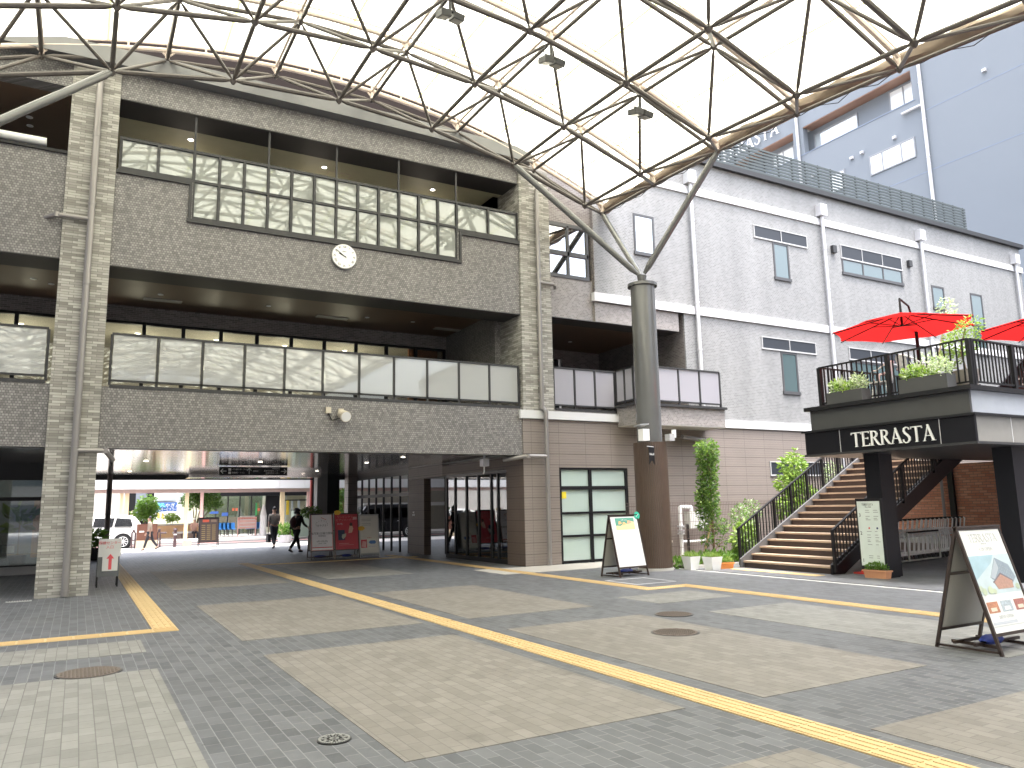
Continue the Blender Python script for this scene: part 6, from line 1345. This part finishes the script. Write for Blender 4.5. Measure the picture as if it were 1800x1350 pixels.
def person(label, loc, rz, H, legs, arms, shirt, trousers, hairc, lean=.03, hair_long=False, skirt=False):
    """H = height; legs = ((hip fwd angle, knee bend), ...) left/right; arms = ((shoulder fwd angle, elbow bend, out), ...). Faces local +y."""
    t = thing('person', label, 'person', loc, None, rz); ORG[t.name] = (0, 0, 0); k = H/1.7
    skin = P('skin', (.42, .26, .19), .5); V, E_, Rr = [], [], []
    def add(v, r, par=None): V.append(Vector(v)); Rr.append(r); i = len(V)-1; (E_.append((par, i)) if par is not None else None); return i
    pel = add((0, 0, .93), (.15, .10)); sp_ = add((0, lean*.5, 1.12), (.14, .10), pel); ch = add((0, lean, 1.30), (.155, .105), sp_); nk = add((0, lean+.005, 1.44), .055, ch); hd = add((0, lean+.02, 1.54), (.072, .085), nk); add((0, lean+.02, 1.64), (.065, .08), hd)
    J = {}
    for s_, (hf, kb), nm in ((-1, legs[0], 'L'), (1, legs[1], 'R')):
        hip = Vector((s_*.095, 0, .88)); kn = hip+Vector((0, math.sin(hf), -math.cos(hf)))*.42; sa = hf-kb; an = kn+Vector((0, math.sin(sa), -math.cos(sa)))*.40
        h = add(hip, .088, pel); a = add(hip.lerp(kn, .5), .075, h); b_ = add(kn, .055, a); c_ = add(kn.lerp(an, .35), .055, b_); d_ = add(an, .036, c_); toe = an+Vector((0, math.cos(sa*.6)*.15, -.055+math.sin(sa*.6)*.1)); add(toe, .035, d_); J[nm] = (hip, kn, an, toe)
    for s_, (sf, eb, out), nm in ((-1, arms[0], 'l'), (1, arms[1], 'r')):
        sh = Vector((s_*.19, lean, 1.37)); el = sh+Vector((s_*math.sin(out), math.sin(sf), -math.cos(sf)))*.28; fa = sf+eb; wr = el+Vector((s_*math.sin(out)*.3, math.sin(fa), -math.cos(fa)))*.25
        a = add(sh, .05, ch); b_ = add(el, .04, a); c_ = add(wr, .026, b_); d = (wr-el).normalized(); pa = add(wr+d*.06, (.034, .018), c_)
        side = Vector((0, 1, 0)) if abs(d.z) > .5 else Vector((0, 0, 1)); J[nm] = (sh, el, wr, wr+d*.09)
        for q, (off, ln) in enumerate(((-.028, .065), (-.009, .078), (.010, .072), (.028, .058))):
            b1 = wr+d*.085+side*off; f1 = add(b1, .0095, pa); f2 = add(b1+d*ln*.5, .0085, f1); add(b1+d*ln+Vector((-s_*.018, 0, 0)), .007, f2)
        th = add(wr+d*.04+side*.038, .011, pa); add(wr+d*.085+side*.055+Vector((-s_*.012, 0, 0)), .009, th)
    V = [v*k for v in V]; Rr = [(r*k if not isinstance(r, tuple) else (r[0]*k, r[1]*k)) for r in Rr]
    skinmesh('body', V, E_, Rr, skin, t)
    def cl(name, pts, edges, radii, mat): skinmesh(name, [Vector(p)*k for p in pts], edges, [((r[0]*k, r[1]*k) if isinstance(r, tuple) else r*k) for r in radii], mat, t)
    pts = [(0, 0, .85), (0, lean*.5, 1.12), (0, lean, 1.30), (0, lean, 1.41)]; ed = [(0, 1), (1, 2), (2, 3)]; rr_ = [(.175, .125), (.165, .122), (.178, .125), .075]
    for nm, full in (('l', arms[0]), ('r', arms[1])):
        sh, el, wr, _ = J[nm]; i = len(pts); pts += [sh, sh.lerp(el, .55), el]; ed += [(2, i), (i, i+1), (i+1, i+2)]; rr_ += [.068, .06, .054]
        if hair_long: pts.append(wr-(wr-el)*.1); ed.append((i+2, i+3)); rr_.append(.042)
    cl('shirt', pts, ed, rr_, shirt)
    pts = [(0, 0, 1.02)]; ed = []; rr_ = [(.158, .115)]
    for nm in 'LR':
        hip, kn, an, toe = J[nm]; i = len(pts); pts += [hip-Vector((0, 0, .03)), hip.lerp(kn, .5), kn, kn.lerp(an, .5), an+(kn-an)*.08]; ed += [(0, i), (i, i+1), (i+1, i+2), (i+2, i+3), (i+3, i+4)]; rr_ += [.105, .092, .072, .066, .056]
    cl('trousers', pts, ed, rr_, trousers)
    for nm in 'LR': an, toe = J[nm][2], J[nm][3]; skinmesh('shoe', [(an-(toe-an)*.35-Vector((0, 0, .05)))*k, (an+(toe-an)*.3-Vector((0, 0, .035)))*k, (toe+(toe-an)*.25)*k], [(0, 1), (1, 2)], [.038*k, .044*k, .036*k], P('shoe_dark', (.02, .02, .022), .5), t)
    hv = [(0, lean-.03, 1.585), (0, lean-.01, 1.665), (0, lean+.045, 1.69)]; he = [(0, 1), (1, 2)]; hr = [(.098, .09), (.095, .095), .06]
    if hair_long: hv.append((0, lean-.055, 1.50)); he.append((0, 3)); hr.append((.07, .05))
    cl('hair', hv, he, hr, hairc)
    fc = MB()
    for x in (-.03, .03): fc.tube(Vector((x, lean+.098, 1.585))*k, Vector((x, lean+.104, 1.585))*k, .009*k, 8)
    fc.build('eyes', m_blk, t, local=True); MB().tube(Vector((0, lean+.098, 1.575))*k, Vector((0, lean+.12, 1.548))*k, .008*k, 6, .013*k).build('nose', skin, t, local=True); MB().box(-.022*k, .022*k, (lean+.095)*k, (lean+.102)*k, 1.517*k, 1.524*k).build('mouth', P('lip', (.3, .12, .1), .5), t, local=True)
    for x in (-.078, .078): MB().tube(Vector((x-.004, lean+.015, 1.575))*k, Vector((x+.004, lean+.015, 1.575))*k, .024*k, 8).build('ear', skin, t, local=True)
    return t, J, k
m_tee = P('grey_tee', (.20, .18, .16), .8); m_dk = P('dark_cloth', (.018, .017, .018), .85); m_be = P('beige_top', (.36, .30, .24), .8); m_nv = P('navy_trouser', (.022, .022, .03), .8); m_hair = P('black_hair', (.012, .01, .01), .5); m_wh = P('white_hair', (.6, .58, .55), .6)
g_ = gz(481, 964); t, J, k = person('man in grey shirt and dark trousers walking away through the passage', (g_.x, g_.y, 0), R_(8), 1.70, ((R_(-14), R_(16)), (R_(18), R_(6))), ((R_(-4), R_(6), .12), (R_(18), R_(80), .15)), m_tee, m_nv, m_hair)
M_ = Matrix.Rotation(R_(8), 3, 'Z'); hp = M_@(J['l'][3]*k)+Vector((g_.x, g_.y, 0)); bag = MB(); bag.path([(hp.x, hp.y, hp.z+.02), (hp.x-.05, hp.y-.1, hp.z-.18)], .009, 6); bag.path([(hp.x, hp.y, hp.z+.02), (hp.x+.02, hp.y+.1, hp.z-.18)], .009, 6)
bag.prism([(hp.x-.05, hp.y-.19, hp.z-.16), (hp.x-.05, hp.y+.17, hp.z-.16), (hp.x-.05, hp.y+.2, hp.z-.42), (hp.x-.05, hp.y+.14, hp.z-.50), (hp.x-.05, hp.y-.16, hp.z-.50), (hp.x-.05, hp.y-.22, hp.z-.42)], (.12, 0, 0)); one('handbag', m_dk, 'dark soft bag carried low by the man walking away', 'bag', bag)
g_ = gz(520, 973); t, J, k = person('person in dark clothes striding through the passage beside the leftmost board', (g_.x, g_.y, 0), R_(-60), 1.62, ((R_(24), R_(8)), (R_(-20), R_(22))), ((R_(-25), R_(20), .1), (R_(22), R_(35), .1)), m_dk, m_dk, m_hair, lean=.05, hair_long=True)
bp_ = MB(); c_ = Vector((g_.x, g_.y, 1.12)); d_ = Matrix.Rotation(R_(-60), 3, 'Z')@Vector((0, -1, 0)); e_ = Matrix.Rotation(R_(-60), 3, 'Z')@Vector((1, 0, 0))
for i in range(7):
    for q_ in range(8): a = 6.283*q_/8; r_ = math.sin(math.pi*(i+.6)/7.2); bp_.v.append(tuple(c_+d_*(.17+.10*math.cos(a)*r_)+e_*(.15*math.sin(a)*r_)+Vector((0, 0, -.2+.4*i/6))))
for i in range(6):
    for q_ in range(8): j_ = (q_+1) % 8; bp_.f.append((i*8+q_, i*8+j_, i*8+8+j_, i*8+8+q_))
bp_.f += [tuple(range(8)), tuple(range(48, 56))]; one('backpack', P('maroon_bag', (.06, .012, .016), .7), 'dark maroon backpack worn by the person striding beside the leftmost board', 'backpack', bp_, smooth=True)
g_ = gz(262, 968); person('small person in a beige top and dark trousers walking past the brown board', (g_.x, g_.y, 0), R_(80), 1.42, ((R_(20), R_(6)), (R_(-20), R_(18))), ((R_(-12), R_(12), .1), (R_(10), R_(15), .1)), m_be, m_nv, m_hair, hair_long=False)
g_ = oy(341, 932, 48.95); person('pale haired person sitting on the stone bench across the road', (g_.x, 48.95, -.40), R_(190), 1.6, ((R_(85), R_(88)), (R_(80), R_(80))), ((R_(30), R_(40), .25), (R_(35), R_(35), .25)), P('salmon_top', (.45, .28, .22), .8), m_nv, m_wh)
